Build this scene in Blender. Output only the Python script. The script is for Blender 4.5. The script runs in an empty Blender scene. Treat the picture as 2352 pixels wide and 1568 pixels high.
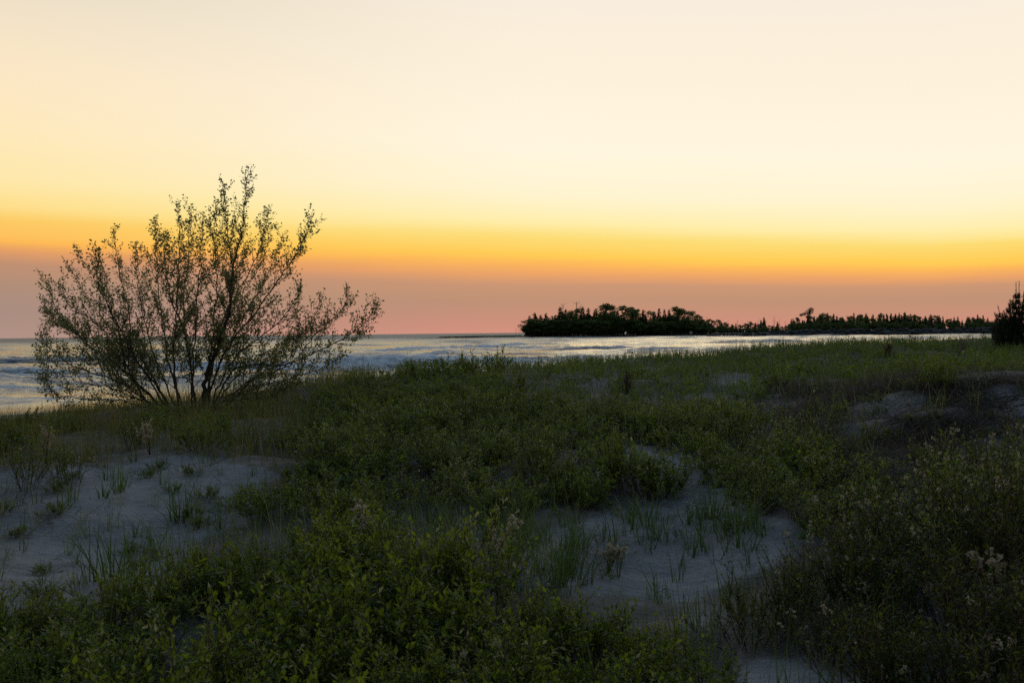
import bpy, math, random
import numpy as np
from mathutils import Vector, Matrix

S = bpy.context.scene
COL = S.collection
R = math.radians
rng = np.random.default_rng(11)
random.seed(5)

# ------------------------------------------------------------------ camera
EYE = 3.2                       # metres above the lake
FPX = 2287.0                    # focal length in pixels of a 2352 wide picture
cam_d = bpy.data.cameras.new('camera')
cam = bpy.data.objects.new('camera', cam_d)
COL.objects.link(cam)
cam_d.sensor_width = 36.0
cam_d.lens = 35.0
cam_d.clip_start = 0.1
cam_d.clip_end = 60000.0
PITCH, ROLL = -0.50, 0.62
cam_rot = Matrix.Rotation(R(90 + PITCH), 3, 'X') @ Matrix.Rotation(R(-ROLL), 3, 'Z')
cam.matrix_world = Matrix.Translation((0, 0, EYE)) @ cam_rot.to_4x4()
cam_d.dof.use_dof = True
cam_d.dof.focus_distance = 17.0
cam_d.dof.aperture_fstop = 6.3
S.camera = cam
CR = np.array(cam_rot)

# ------------------------------------------------------------------ world (dusk sky)
SUN_AZ, SUN_EL = 13.0, 1.5      # degrees right of the view axis, degrees above the horizon
W = bpy.data.worlds.new('World')
S.world = W
W.use_nodes = True
nt = W.node_tree
nt.nodes.clear()


def srgb(r, g, b):
    f = lambda c: (c / 255 / 12.92) if c / 255 <= 0.04045 else ((c / 255 + 0.055) / 1.055) ** 2.4
    return (f(r), f(g), f(b), 1.0)


def wn(kind, **kw):
    n = nt.nodes.new(kind)
    for k, v in kw.items():
        setattr(n, k, v)
    return n


def wmath(op, a, b=None, clamp=False):
    n = wn('ShaderNodeMath', operation=op, use_clamp=clamp)
    for i, v in enumerate((a, b)):
        if v is None:
            continue
        if isinstance(v, (int, float)):
            n.inputs[i].default_value = v
        else:
            nt.links.new(v, n.inputs[i])
    return n.outputs[0]


def wramp(fac, stops):
    n = wn('ShaderNodeValToRGB')
    cr = n.color_ramp
    cr.interpolation = 'LINEAR'
    while len(cr.elements) < len(stops):
        cr.elements.new(0.5)
    for e, (p, c) in zip(cr.elements, stops):
        e.position = p
        e.color = c
    nt.links.new(fac, n.inputs[0])
    return n.outputs[0]


tc = wn('ShaderNodeTexCoord')
nrm = wn('ShaderNodeVectorMath', operation='NORMALIZE')
nt.links.new(tc.outputs['Generated'], nrm.inputs[0])
sep = wn('ShaderNodeSeparateXYZ')
nt.links.new(nrm.outputs[0], sep.inputs[0])
el = wmath('MULTIPLY', wmath('ARCSINE', sep.outputs[2]), 180 / math.pi)
el = wmath('MAXIMUM', el, 0.0)
az = wmath('MULTIPLY', wmath('ARCTAN2', sep.outputs[0], sep.outputs[1]), 180 / math.pi)
# the layers of the sunset sit lower towards the sun, higher away from it
k = wmath('ADD', wmath('MULTIPLY', az, -0.0105), 1.0)
k = wmath('MINIMUM', wmath('MAXIMUM', k, 0.76), 1.42)
k1 = wmath('SUBTRACT', k, 1.0)
fade = wmath('SUBTRACT', 1.0, wmath('DIVIDE', el, 26.0), clamp=True)
k = wmath('ADD', wmath('MULTIPLY', k1, fade), 1.0)
smap = wn('ShaderNodeMapping')
smap.inputs['Scale'].default_value = (2.2, 2.2, 46.0)
nt.links.new(nrm.outputs[0], smap.inputs[0])
snz = wn('ShaderNodeTexNoise')
snz.inputs['Scale'].default_value = 1.0
snz.inputs['Detail'].default_value = 4.0
nt.links.new(smap.outputs[0], snz.inputs['Vector'])
streak = wmath('MULTIPLY', wmath('SUBTRACT', snz.outputs[0], 0.5), wmath('MULTIPLY', fade, 0.9))
ele = wmath('MAXIMUM', wmath('ADD', wmath('DIVIDE', el, k), streak), 0.0)
pos = wmath('SQRT', wmath('DIVIDE', ele, 90.0), clamp=True)
P = lambda d: math.sqrt(d / 90.0)
UPPER = [
    (P(24.0), srgb(235, 235, 234)),
    (P(32.0), srgb(207, 222, 239)),
    (P(42.0), srgb(168, 197, 232)),
    (P(56.0), srgb(131, 168, 217)),
    (P(75.0), srgb(112, 150, 204)),
    (P(90.0), srgb(107, 145, 199)),
]
glow_c = wramp(pos, [
    (P(0.0), srgb(214, 146, 126)),
    (P(0.7), srgb(205, 144, 122)),
    (P(1.9), srgb(192, 146, 118)),
    (P(2.8), srgb(203, 151, 117)),
    (P(3.4), srgb(236, 164, 104)),
    (P(3.95), srgb(254, 184, 90)),
    (P(4.4), srgb(255, 205, 86)),
    (P(5.5), srgb(253, 221, 118)),
    (P(6.3), srgb(255, 238, 170)),
    (P(8.0), srgb(255, 244, 208)),
    (P(10.5), srgb(255, 246, 223)),
    (P(13.0), srgb(255, 243, 221)),
    (P(16.5), srgb(252, 239, 219)),
    (P(19.5), srgb(247, 237, 222))] + UPPER)
glow_l = wramp(pos, [
    (P(0.0), srgb(178, 146, 134)),
    (P(1.2), srgb(169, 141, 128)),
    (P(2.2), srgb(176, 142, 120)),
    (P(3.1), srgb(192, 144, 115)),
    (P(3.6), srgb(230, 160, 101)),
    (P(4.0), srgb(254, 185, 86)),
    (P(5.0), srgb(253, 205, 104)),
    (P(5.7), srgb(254, 225, 145)),
    (P(6.9), srgb(254, 232, 172)),
    (P(9.5), srgb(254, 233, 190)),
    (P(12.5), srgb(250, 230, 197)),
    (P(15.5), srgb(238, 224, 199)),
    (P(18.5), srgb(224, 214, 193))] + UPPER)
la = wn('ShaderNodeMapRange', interpolation_type='SMOOTHSTEP')
nt.links.new(az, la.inputs[0])
la.inputs[1].default_value = 4.0
la.inputs[2].default_value = -30.0
lm_ = wn('ShaderNodeMix', data_type='RGBA')
nt.links.new(la.outputs[0], lm_.inputs[0])
nt.links.new(glow_c, lm_.inputs[6])
nt.links.new(glow_l, lm_.inputs[7])
glow = lm_.outputs[2]
# the side of the sky away from the sunset: plain clear Nishita dusk
sky = wn('ShaderNodeTexSky', sky_type='NISHITA')
sky.sun_disc = False
sky.sun_elevation = R(SUN_EL)
sky.sun_rotation = R(SUN_AZ)
sky.air_density = 1.0
sky.dust_density = 0.6
sky.ozone_density = 2.0
skm = wn('ShaderNodeVectorMath', operation='SCALE')
nt.links.new(sky.outputs[0], skm.inputs[0])
skm.inputs[3].default_value = 0.20
# 1 towards the sunset, 0 behind
daz = wmath('COSINE', wmath('MULTIPLY', wmath('SUBTRACT', az, SUN_AZ), math.pi / 180))
ga = wn('ShaderNodeMapRange', interpolation_type='SMOOTHSTEP')
nt.links.new(daz, ga.inputs[0])
ga.inputs[1].default_value = -0.45
ga.inputs[2].default_value = 0.74
ge = wn('ShaderNodeMapRange', interpolation_type='SMOOTHSTEP')
nt.links.new(el, ge.inputs[0])
ge.inputs[1].default_value = 40.0
ge.inputs[2].default_value = 80.0
ge.inputs[3].default_value = 1.0
ge.inputs[4].default_value = 0.0
gf = wmath('MULTIPLY', ga.outputs[0], ge.outputs[0], clamp=True)
mx = wn('ShaderNodeMix', data_type='RGBA')
nt.links.new(gf, mx.inputs[0])
nt.links.new(skm.outputs[0], mx.inputs[6])
nt.links.new(glow, mx.inputs[7])
bg = wn('ShaderNodeBackground')
bg.inputs[1].default_value = 1.0
nt.links.new(mx.outputs[2], bg.inputs[0])
out = wn('ShaderNodeOutputWorld')
nt.links.new(bg.outputs[0], out.inputs[0])

# the sun is veiled low in the haze: very weak, wide, warm
sd = bpy.data.lights.new('sun', 'SUN')
sd.energy = 0.10
sd.angle = R(20)
sd.color = (1.0, 0.78, 0.45)
sun = bpy.data.objects.new('sun', sd)
COL.objects.link(sun)
_d = Vector((math.sin(R(SUN_AZ)) * math.cos(R(SUN_EL + 4)), math.cos(R(SUN_AZ)) * math.cos(R(SUN_EL + 4)), math.sin(R(SUN_EL + 4))))
sun.rotation_euler = _d.to_track_quat('Z', 'Y').to_euler()

vs = S.view_settings
vs.view_transform = 'Standard'
vs.look = 'None'
vs.exposure = 0.0
vs.gamma = 1.0
vs.use_curve_mapping = False
S.render.engine = 'CYCLES'
S.cycles.use_denoising = False
S.cycles.max_bounces = 8
S.cycles.transparent_max_bounces = 8
S.cycles.sample_clamp_indirect = 4.0

# ------------------------------------------------------------------ picture <-> place


def at(px, py, Y):
    """place (X, Y, Z) seen at pixel (px, py) of the 2352 x 1568 picture, Y metres ahead (arrays welcome)"""
    px, py, Y = np.broadcast_arrays(np.asarray(px, float), np.asarray(py, float), np.asarray(Y, float))
    c = np.stack([(px - 1176) / FPX, -(py - 784) / FPX, -np.ones_like(px)], -1)
    d = c @ CR.T
    s = Y / d[..., 1]
    p = d * s[..., None]
    p[..., 2] += EYE
    return p


def proj(p):
    q = np.asarray(p, float).copy()
    q[..., 2] -= EYE
    c = q @ CR
    zz = np.maximum(-c[..., 2], 1e-3)
    return c[..., 0] / zz * FPX + 1176, -c[..., 1] / zz * FPX + 784


def inside(px, py, poly):
    r = np.zeros(np.shape(px), bool)
    n = len(poly)
    for i in range(n):
        x1, y1 = poly[i]
        x2, y2 = poly[(i + 1) % n]
        c = ((y1 > py) != (y2 > py)) & (px < (x2 - x1) * (py - y1) / ((y2 - y1) or 1e-9) + x1)
        r ^= c
    return r


def smooth(a, b, x):
    t = np.clip((x - a) / (b - a), 0, 1)
    return t * t * (3 - 2 * t)


_perm = np.random.default_rng(3).random((256, 256))


def vnoise(x, y):
    """smooth value noise, about -1..1"""
    xi, yi = np.floor(x).astype(int), np.floor(y).astype(int)
    fx, fy = x - xi, y - yi
    fx, fy = fx * fx * (3 - 2 * fx), fy * fy * (3 - 2 * fy)
    g = lambda i, j: _perm[i & 255, j & 255]
    a = g(xi, yi) * (1 - fx) + g(xi + 1, yi) * fx
    b = g(xi, yi + 1) * (1 - fx) + g(xi + 1, yi + 1) * fx
    return (a * (1 - fy) + b * fy) * 2 - 1


def fbm(x, y, o=3):
    s, a = 0, 1.0
    for i in range(o):
        s = s + a * vnoise(x * 2 ** i + 17.3 * i, y * 2 ** i + 9.1 * i)
        a *= 0.5
    return s


# ------------------------------------------------------------------ object helpers


def mesh(name, v, q, tint=None, smooth_shade=True, extra=None):
    """v: n x 3, q: m x k faces (k = 3 or 4)"""
    v = np.ascontiguousarray(v, np.float32)
    q = np.ascontiguousarray(q, np.int32)
    me = bpy.data.meshes.new(name)
    me.vertices.add(len(v))
    me.vertices.foreach_set('co', v.ravel())
    kk = q.shape[1]
    me.loops.add(q.size)
    me.loops.foreach_set('vertex_index', q.ravel())
    me.polygons.add(len(q))
    me.polygons.foreach_set('loop_start', np.arange(0, q.size, kk, dtype=np.int32))
    me.polygons.foreach_set('loop_total', np.full(len(q), kk, np.int32))
    me.polygons.foreach_set('use_smooth', np.full(len(q), smooth_shade, bool))
    if tint is not None:
        a = me.attributes.new('tint', 'FLOAT', 'POINT')
        a.data.foreach_set('value', np.ascontiguousarray(tint, np.float32))
    for nme, arr in (extra or {}).items():
        a = me.attributes.new(nme, 'FLOAT', 'POINT')
        a.data.foreach_set('value', np.ascontiguousarray(arr, np.float32))
    me.update(calc_edges=True)
    return me


def tag(o, label=None, cat=None, group=None, kind=None):
    if label:
        o['label'] = label
    if cat:
        o['category'] = cat
    if group:
        o['group'] = group
    if kind:
        o['kind'] = kind
    return o


def obj(name, me, mat=None, parent=None, loc=None):
    o = bpy.data.objects.new(name, me)
    COL.objects.link(o)
    if mat is not None and me is not None and not me.materials:
        me.materials.append(mat)
    if parent is not None:
        o.parent = parent
    if loc is not None:
        o.location = loc
    return o


def empty(name, loc=(0, 0, 0), rz=0.0, sc=1.0):
    o = bpy.data.objects.new(name, None)
    o.empty_display_size = 0.1
    COL.objects.link(o)
    o.location = loc
    o.rotation_euler = (0, 0, rz)
    o.scale = (sc, sc, sc)
    return o


def copy_tree(o, loc, rz, sc):
    c = o.copy()
    COL.objects.link(c)
    for ch in list(o.children):
        d = ch.copy()
        COL.objects.link(d)
        d.parent = c
    c.location = loc
    c.rotation_euler = (0, 0, rz)
    c.scale = sc if isinstance(sc, tuple) else (sc, sc, sc)
    return c


class MB:
    """collects quad geometry"""

    def __init__(self):
        self.v, self.q, self.t, self.n = [], [], [], 0

    def add(self, v, q, t=0.5):
        v = np.asarray(v, float).reshape(-1, 3)
        self.v.append(v)
        self.q.append(np.asarray(q, int) + self.n)
        self.t.append(np.full(len(v), t) if np.ndim(t) == 0 else np.asarray(t, float))
        self.n += len(v)

    def arrays(self):
        return np.concatenate(self.v), np.concatenate(self.q), np.concatenate(self.t)

    def mesh(self, name):
        v, q, t = self.arrays()
        return mesh(name, v, q, t)

    def tube(self, pts, rad, sides=5, t=0.5):
        pts = np.asarray(pts, float)
        rad = np.broadcast_to(np.asarray(rad, float), (len(pts),))
        tg = np.gradient(pts, axis=0)
        tg /= np.linalg.norm(tg, axis=1, keepdims=True) + 1e-12
        mean = tg.mean(0)
        ref = np.eye(3)[int(np.argmin(np.abs(mean)))]
        a = np.cross(tg, ref)
        a /= np.linalg.norm(a, axis=1, keepdims=True) + 1e-12
        b = np.cross(tg, a)
        ang = np.arange(sides) * 2 * math.pi / sides
        ring = pts[:, None] + rad[:, None, None] * (a[:, None] * np.cos(ang)[None, :, None] + b[:, None] * np.sin(ang)[None, :, None])
        n = len(pts)
        i = np.arange(n - 1)[:, None] * sides
        j = np.arange(sides)[None, :]
        j2 = (j + 1) % sides
        q = np.stack([i + j, i + j2, i + sides + j2, i + sides + j], -1).reshape(-1, 4)
        self.add(ring.reshape(-1, 3), q, t)

    def leaves(self, p, d, n, L, Wd, t):
        """folded pointed leaves: p base, d axis, n rough normal"""
        p, d, n = (np.asarray(a, float) for a in (p, d, n))
        p = np.broadcast_to(p, d.shape)
        d = d / (np.linalg.norm(d, axis=1, keepdims=True) + 1e-9)
        s = np.cross(d, n)
        s /= np.linalg.norm(s, axis=1, keepdims=True) + 1e-9
        u = np.cross(s, d)
        L, Wd = np.asarray(L)[:, None], np.asarray(Wd)[:, None]
        m = p + d * L * 0.5 - u * Wd * 0.16
        tip = p + d * L - u * L * 0.12
        l = p + d * L * 0.42 + s * Wd * 0.5 + u * Wd * 0.06
        r = p + d * L * 0.42 - s * Wd * 0.5 + u * Wd * 0.06
        v = np.stack([p, l, tip, r, m], 1).reshape(-1, 3)
        b = np.arange(len(p))[:, None] * 5
        q = np.concatenate([b + [0, 3, 2, 4], b + [0, 4, 2, 1]], 0)
        self.add(v, q, np.repeat(t, 5))

    def blades(self, p, azm, lean, curv, L, Wd, t, seg=3, twist=None):
        """grass blades as tapering bent ribbons"""
        N = len(p)
        s = np.linspace(0, 1, seg + 1)[None, :]
        th = lean[:, None]
        c = curv[:, None]
        ang = th + c * s
        ds = 1.0 / seg
        h = np.concatenate([np.zeros((N, 1)), np.cumsum(np.sin((ang[:, 1:] + ang[:, :-1]) / 2) * ds, 1)], 1) * L[:, None]
        z = np.concatenate([np.zeros((N, 1)), np.cumsum(np.cos((ang[:, 1:] + ang[:, :-1]) / 2) * ds, 1)], 1) * L[:, None]
        dx, dy = np.cos(azm)[:, None], np.sin(azm)[:, None]
        x = p[:, 0:1] + h * dx
        y = p[:, 1:2] + h * dy
        zz = p[:, 2:3] + z
        tw = azm + math.pi / 2 + (0 if twist is None else twist)
        wx, wy = np.cos(tw)[:, None], np.sin(tw)[:, None]
        wd = Wd[:, None] * 0.5 * np.clip(1.02 - s, 0.03, 1) ** 0.7
        A = np.stack([x - wx * wd, y - wy * wd, zz], -1)
        B = np.stack([x + wx * wd, y + wy * wd, zz], -1)
        v = np.stack([A, B], 2).reshape(-1, 3)
        m = 2 * (seg + 1)
        b = (np.arange(N) * m)[:, None, None]
        i = (np.arange(seg) * 2)[None, :, None]
        q = (b + i + np.array([0, 1, 3, 2])[None, None, :]).reshape(-1, 4)
        self.add(v, q, np.repeat(t, m))


def unit(v):
    return v / (np.linalg.norm(v, axis=-1, keepdims=True) + 1e-9)


def catmull(P_, n=8):
    P_ = np.asarray(P_, float)
    Q = np.vstack([2 * P_[0] - P_[1], P_, 2 * P_[-1] - P_[-2]])
    o = []
    for i in range(1, len(Q) - 2):
        t = np.linspace(0, 1, n, endpoint=False)[:, None]
        a, b, c, d = Q[i - 1], Q[i], Q[i + 1], Q[i + 2]
        o.append(0.5 * ((2 * b) + (c - a) * t + (2 * a - 5 * b + 4 * c - d) * t ** 2 + (3 * b - a - 3 * c + d) * t ** 3))
    o.append(P_[-1:])
    return np.vstack(o)


# ------------------------------------------------------------------ materials


def new_mat(name):
    m = bpy.data.materials.new(name)
    m.use_nodes = True
    return m, m.node_tree, m.node_tree.nodes['Principled BSDF']


def leaf_mat(name, stops, rough=0.5, trans=0.35, tcol=(0.25, 0.32, 0.05), spec=0.35, noise=0.0):
    m, t, b = new_mat(name)
    at_ = t.nodes.new('ShaderNodeAttribute')
    at_.attribute_name = 'tint'
    oi = t.nodes.new('ShaderNodeObjectInfo')
    ma = t.nodes.new('ShaderNodeMath')
    ma.operation = 'MULTIPLY_ADD'
    ma.inputs[1].default_value = 0.46
    t.links.new(oi.outputs['Random'], ma.inputs[0])
    ad = t.nodes.new('ShaderNodeMath')
    ad.operation = 'SUBTRACT'
    ad.inputs[1].default_value = 0.23
    t.links.new(at_.outputs['Fac'], ma.inputs[2])
    t.links.new(ma.outputs[0], ad.inputs[0])
    r = t.nodes.new('ShaderNodeValToRGB')
    cr = r.color_ramp
    while len(cr.elements) < len(stops):
        cr.elements.new(0.5)
    for e, (p, c) in zip(cr.elements, stops):
        e.position = p
        e.color = (*c, 1)
    t.links.new(ad.outputs[0], r.inputs[0])
    t.links.new(r.outputs[0], b.inputs['Base Color'])
    b.inputs['Roughness'].default_value = rough
    b.inputs['Specular IOR Level'].default_value = spec
    if trans > 0:
        tr = t.nodes.new('ShaderNodeBsdfTranslucent')
        mu = t.nodes.new('ShaderNodeMix')
        mu.data_type = 'RGBA'
        mu.inputs[0].default_value = 0.5
        t.links.new(r.outputs[0], mu.inputs[6])
        mu.inputs[7].default_value = (*tcol, 1)
        t.links.new(mu.outputs[2], tr.inputs[0])
        ms = t.nodes.new('ShaderNodeMixShader')
        ms.inputs[0].default_value = trans
        t.links.new(b.outputs[0], ms.inputs[1])
        t.links.new(tr.outputs[0], ms.inputs[2])
        t.links.new(ms.outputs[0], t.nodes['Material Output'].inputs[0])
    return m


def plain_mat(name, c1, c2, scale=8.0, rough=0.8, bump=0.0, bscale=40.0):
    m, t, b = new_mat(name)
    tcd = t.nodes.new('ShaderNodeTexCoord')
    n = t.nodes.new('ShaderNodeTexNoise')
    n.inputs['Scale'].default_value = scale
    n.inputs['Detail'].default_value = 6
    t.links.new(tcd.outputs['Object'], n.inputs['Vector'])
    r = t.nodes.new('ShaderNodeValToRGB')
    r.color_ramp.elements[0].position = 0.32
    r.color_ramp.elements[1].position = 0.68
    r.color_ramp.elements[0].color = (*c1, 1)
    r.color_ramp.elements[1].color = (*c2, 1)
    t.links.new(n.outputs[0], r.inputs[0])
    t.links.new(r.outputs[0], b.inputs['Base Color'])
    b.inputs['Roughness'].default_value = rough
    b.inputs['Specular IOR Level'].default_value = 0.25
    if bump:
        n2 = t.nodes.new('ShaderNodeTexNoise')
        n2.inputs['Scale'].default_value = bscale
        n2.inputs['Detail'].default_value = 5
        t.links.new(tcd.outputs['Object'], n2.inputs['Vector'])
        bp = t.nodes.new('ShaderNodeBump')
        bp.inputs['Strength'].default_value = bump
        bp.inputs['Distance'].default_value = 0.02
        t.links.new(n2.outputs[0], bp.inputs['Height'])
        t.links.new(bp.outputs[0], b.inputs['Normal'])
    return m


M = {}
M['bark'] = plain_mat('bark', (0.045, 0.036, 0.028), (0.11, 0.092, 0.072), 14, 0.85, 0.5, 60)
M['twig'] = plain_mat('twig_bark', (0.05, 0.032, 0.022), (0.10, 0.065, 0.045), 20, 0.7)
M['dead'] = plain_mat('dead_wood', (0.10, 0.085, 0.07), (0.2, 0.17, 0.14), 10, 0.9)
M['root'] = plain_mat('root_bark', (0.028, 0.021, 0.016), (0.07, 0.052, 0.04), 20, 0.9)
M['poplar'] = leaf_mat('poplar_leaf', [(0, (0.09, 0.125, 0.045)), (0.5, (0.17, 0.21, 0.085)), (0.8, (0.28, 0.31, 0.17)), (1, (0.40, 0.41, 0.30))], 0.5, 0.52, (0.40, 0.38, 0.10))
M['willow'] = leaf_mat('willow_leaf', [(0, (0.028, 0.062, 0.012)), (0.45, (0.075, 0.135, 0.018)), (0.78, (0.18, 0.225, 0.016)), (0.96, (0.30, 0.29, 0.03)), (1, (0.42, 0.36, 0.22))], 0.42, 0.48, (0.34, 0.42, 0.02), 0.28)
M['dark_willow'] = leaf_mat('ridge_leaf', [(0, (0.022, 0.060, 0.012)), (0.45, (0.090, 0.165, 0.020)), (0.8, (0.22, 0.26, 0.030)), (0.985, (0.22, 0.19, 0.06)), (1, (0.45, 0.41, 0.28))], 0.45, 0.44, (0.30, 0.36, 0.03), 0.28)
M['shaded_mound_willow'] = leaf_mat('shaded_mound_leaf', [(0, (0.012, 0.030, 0.008)), (0.5, (0.045, 0.075, 0.012)), (0.85, (0.13, 0.14, 0.02)), (1, (0.22, 0.19, 0.06))], 0.45, 0.36, (0.22, 0.25, 0.02), 0.25)  # leaf colour darkened to paint in the deep shade on the mound
M['grass'] = leaf_mat('marram_blade', [(0, (0.024, 0.062, 0.024)), (0.5, (0.055, 0.110, 0.032)), (0.78, (0.13, 0.165, 0.042)), (0.9, (0.26, 0.21, 0.11)), (1, (0.40, 0.33, 0.22))], 0.40, 0.30, (0.24, 0.33, 0.03), 0.3)
M['olive_grass'] = leaf_mat('olive_blade', [(0, (0.045, 0.080, 0.024)), (0.5, (0.115, 0.125, 0.034)), (0.8, (0.20, 0.155, 0.05)), (1, (0.36, 0.27, 0.15))], 0.5, 0.40, (0.32, 0.29, 0.04), 0.25)
M['thatch'] = leaf_mat('dead_blade', [(0, (0.045, 0.032, 0.022)), (0.6, (0.10, 0.075, 0.052)), (1, (0.22, 0.175, 0.13))], 0.8, 0.15, (0.2, 0.15, 0.08), 0.2)
M['fluff'] = leaf_mat('seed_fluff', [(0, (0.42, 0.33, 0.22)), (0.6, (0.60, 0.50, 0.35)), (1, (0.74, 0.66, 0.52))], 0.9, 0.35, (0.65, 0.55, 0.38), 0.1)
M['rust'] = leaf_mat('rust_leaf', [(0, (0.10, 0.055, 0.022)), (1, (0.20, 0.11, 0.045))], 0.7, 0.2, (0.2, 0.10, 0.04), 0.2)
M['needle'] = leaf_mat('pine_needle', [(0, (0.018, 0.034, 0.013)), (0.7, (0.036, 0.056, 0.022)), (1, (0.07, 0.075, 0.032))], 0.45, 0.12, (0.08, 0.10, 0.03), 0.3)
M['conifer'] = leaf_mat('far_conifer', [(0, (0.06, 0.095, 0.045)), (1, (0.13, 0.18, 0.07))], 0.7, 0.15, (0.12, 0.15, 0.04), 0.1)
M['broadleaf'] = leaf_mat('far_broadleaf', [(0, (0.085, 0.14, 0.045)), (1, (0.17, 0.23, 0.07))], 0.6, 0.3, (0.20, 0.25, 0.05), 0.1)
M['rock'] = plain_mat('rock', (0.035, 0.034, 0.034), (0.095, 0.090, 0.085), 1.2, 0.85)
M['far_ground'] = plain_mat('far_ground', (0.05, 0.052, 0.04), (0.11, 0.10, 0.08), 0.15, 0.9)


def sand_material():
    m, t, b = new_mat('sand')
    N, Lk = t.nodes, t.links
    tcd = N.new('ShaderNodeTexCoord')
    n1 = N.new('ShaderNodeTexNoise')
    n1.inputs['Scale'].default_value = 1.6
    n1.inputs['Detail'].default_value = 8
    n1.inputs['Roughness'].default_value = 0.65
    Lk.new(tcd.outputs['Object'], n1.inputs['Vector'])
    r = N.new('ShaderNodeValToRGB')
    r.color_ramp.elements[0].position = 0.3
    r.color_ramp.elements[1].position = 0.72
    r.color_ramp.elements[0].color = (0.175, 0.167, 0.158, 1)
    r.color_ramp.elements[1].color = (0.300, 0.285, 0.268, 1)
    Lk.new(n1.outputs[0], r.inputs[0])
    # dark specks of plant debris
    n2 = N.new('ShaderNodeTexNoise')
    n2.inputs['Scale'].default_value = 38
    n2.inputs['Detail'].default_value = 3
    Lk.new(tcd.outputs['Object'], n2.inputs['Vector'])
    r2 = N.new('ShaderNodeValToRGB')
    r2.color_ramp.elements[0].position = 0.60
    r2.color_ramp.elements[1].position = 0.70
    Lk.new(n2.outputs[0], r2.inputs[0])
    sc = N.new('ShaderNodeMath')
    sc.operation = 'MULTIPLY'
    sc.inputs[1].default_value = 0.45
    Lk.new(r2.outputs[0], sc.inputs[0])
    mx1 = N.new('ShaderNodeMix')
    mx1.data_type = 'RGBA'
    Lk.new(sc.outputs[0], mx1.inputs[0])
    Lk.new(r.outputs[0], mx1.inputs[6])
    mx1.inputs[7].default_value = (0.09, 0.075, 0.06, 1)
    # litter and humus where plants grow
    a = N.new('ShaderNodeAttribute')
    a.attribute_name = 'cover'
    n3 = N.new('ShaderNodeTexNoise')
    n3.inputs['Scale'].default_value = 7
    n3.inputs['Detail'].default_value = 5
    Lk.new(tcd.outputs['Object'], n3.inputs['Vector'])
    ad = N.new('ShaderNodeMath')
    ad.operation = 'ADD'
    Lk.new(a.outputs['Fac'], ad.inputs[0])
    Lk.new(n3.outputs[0], ad.inputs[1])
    mr = N.new('ShaderNodeMapRange')
    mr.inputs[1].default_value = 0.78
    mr.inputs[2].default_value = 1.35
    mr.inputs[4].default_value = 0.85
    Lk.new(ad.outputs[0], mr.inputs[0])
    mx2 = N.new('ShaderNodeMix')
    mx2.data_type = 'RGBA'
    Lk.new(mr.outputs[0], mx2.inputs[0])
    Lk.new(mx1.outputs[2], mx2.inputs[6])
    mx2.inputs[7].default_value = (0.088, 0.074, 0.054, 1)
    # wet sand by the waterline
    wt = N.new('ShaderNodeAttribute')
    wt.attribute_name = 'wet'
    mx3 = N.new('ShaderNodeMix')
    mx3.data_type = 'RGBA'
    Lk.new(wt.outputs['Fac'], mx3.inputs[0])
    Lk.new(mx2.outputs[2], mx3.inputs[6])
    mx3.inputs[7].default_value = (0.11, 0.09, 0.07, 1)
    Lk.new(mx3.outputs[2], b.inputs['Base Color'])
    rr = N.new('ShaderNodeMapRange')
    rr.inputs[3].default_value = 0.92
    rr.inputs[4].default_value = 0.22
    Lk.new(wt.outputs['Fac'], rr.inputs[0])
    Lk.new(rr.outputs[0], b.inputs['Roughness'])
    # wind ripples and grain
    mp = N.new('ShaderNodeMapping')
    mp.inputs['Rotation'].default_value = (0, 0, 0.35)
    Lk.new(tcd.outputs['Object'], mp.inputs[0])
    wv = N.new('ShaderNodeTexWave')
    wv.bands_direction = 'Y'
    wv.inputs['Scale'].default_value = 4.6
    wv.inputs['Distortion'].default_value = 11.0
    wv.inputs['Detail'].default_value = 2.5
    wv.inputs['Detail Scale'].default_value = 0.8
    Lk.new(mp.outputs[0], wv.inputs['Vector'])
    b1 = N.new('ShaderNodeBump')
    b1.inputs['Strength'].default_value = 0.13
    b1.inputs['Distance'].default_value = 0.014
    Lk.new(wv.outputs['Fac'], b1.inputs['Height'])
    b2 = N.new('ShaderNodeBump')
    b2.inputs['Strength'].default_value = 1.0
    b2.inputs['Distance'].default_value = 0.06
    Lk.new(n1.outputs[0], b2.inputs['Height'])
    Lk.new(b1.outputs[0], b2.inputs['Normal'])
    b4 = N.new('ShaderNodeBump')
    b4.inputs['Strength'].default_value = 0.55
    b4.inputs['Distance'].default_value = 0.035
    Lk.new(n3.outputs[0], b4.inputs['Height'])
    Lk.new(b2.outputs[0], b4.inputs['Normal'])
    n4 = N.new('ShaderNodeTexNoise')
    n4.inputs['Scale'].default_value = 90
    n4.inputs['Detail'].default_value = 3
    Lk.new(tcd.outputs['Object'], n4.inputs['Vector'])
    b3 = N.new('ShaderNodeBump')
    b3.inputs['Strength'].default_value = 0.35
    b3.inputs['Distance'].default_value = 0.008
    Lk.new(n4.outputs[0], b3.inputs['Height'])
    Lk.new(b4.outputs[0], b3.inputs['Normal'])
    Lk.new(b3.outputs[0], b.inputs['Normal'])
    b.inputs['Specular IOR Level'].default_value = 0.3
    return m


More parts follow.
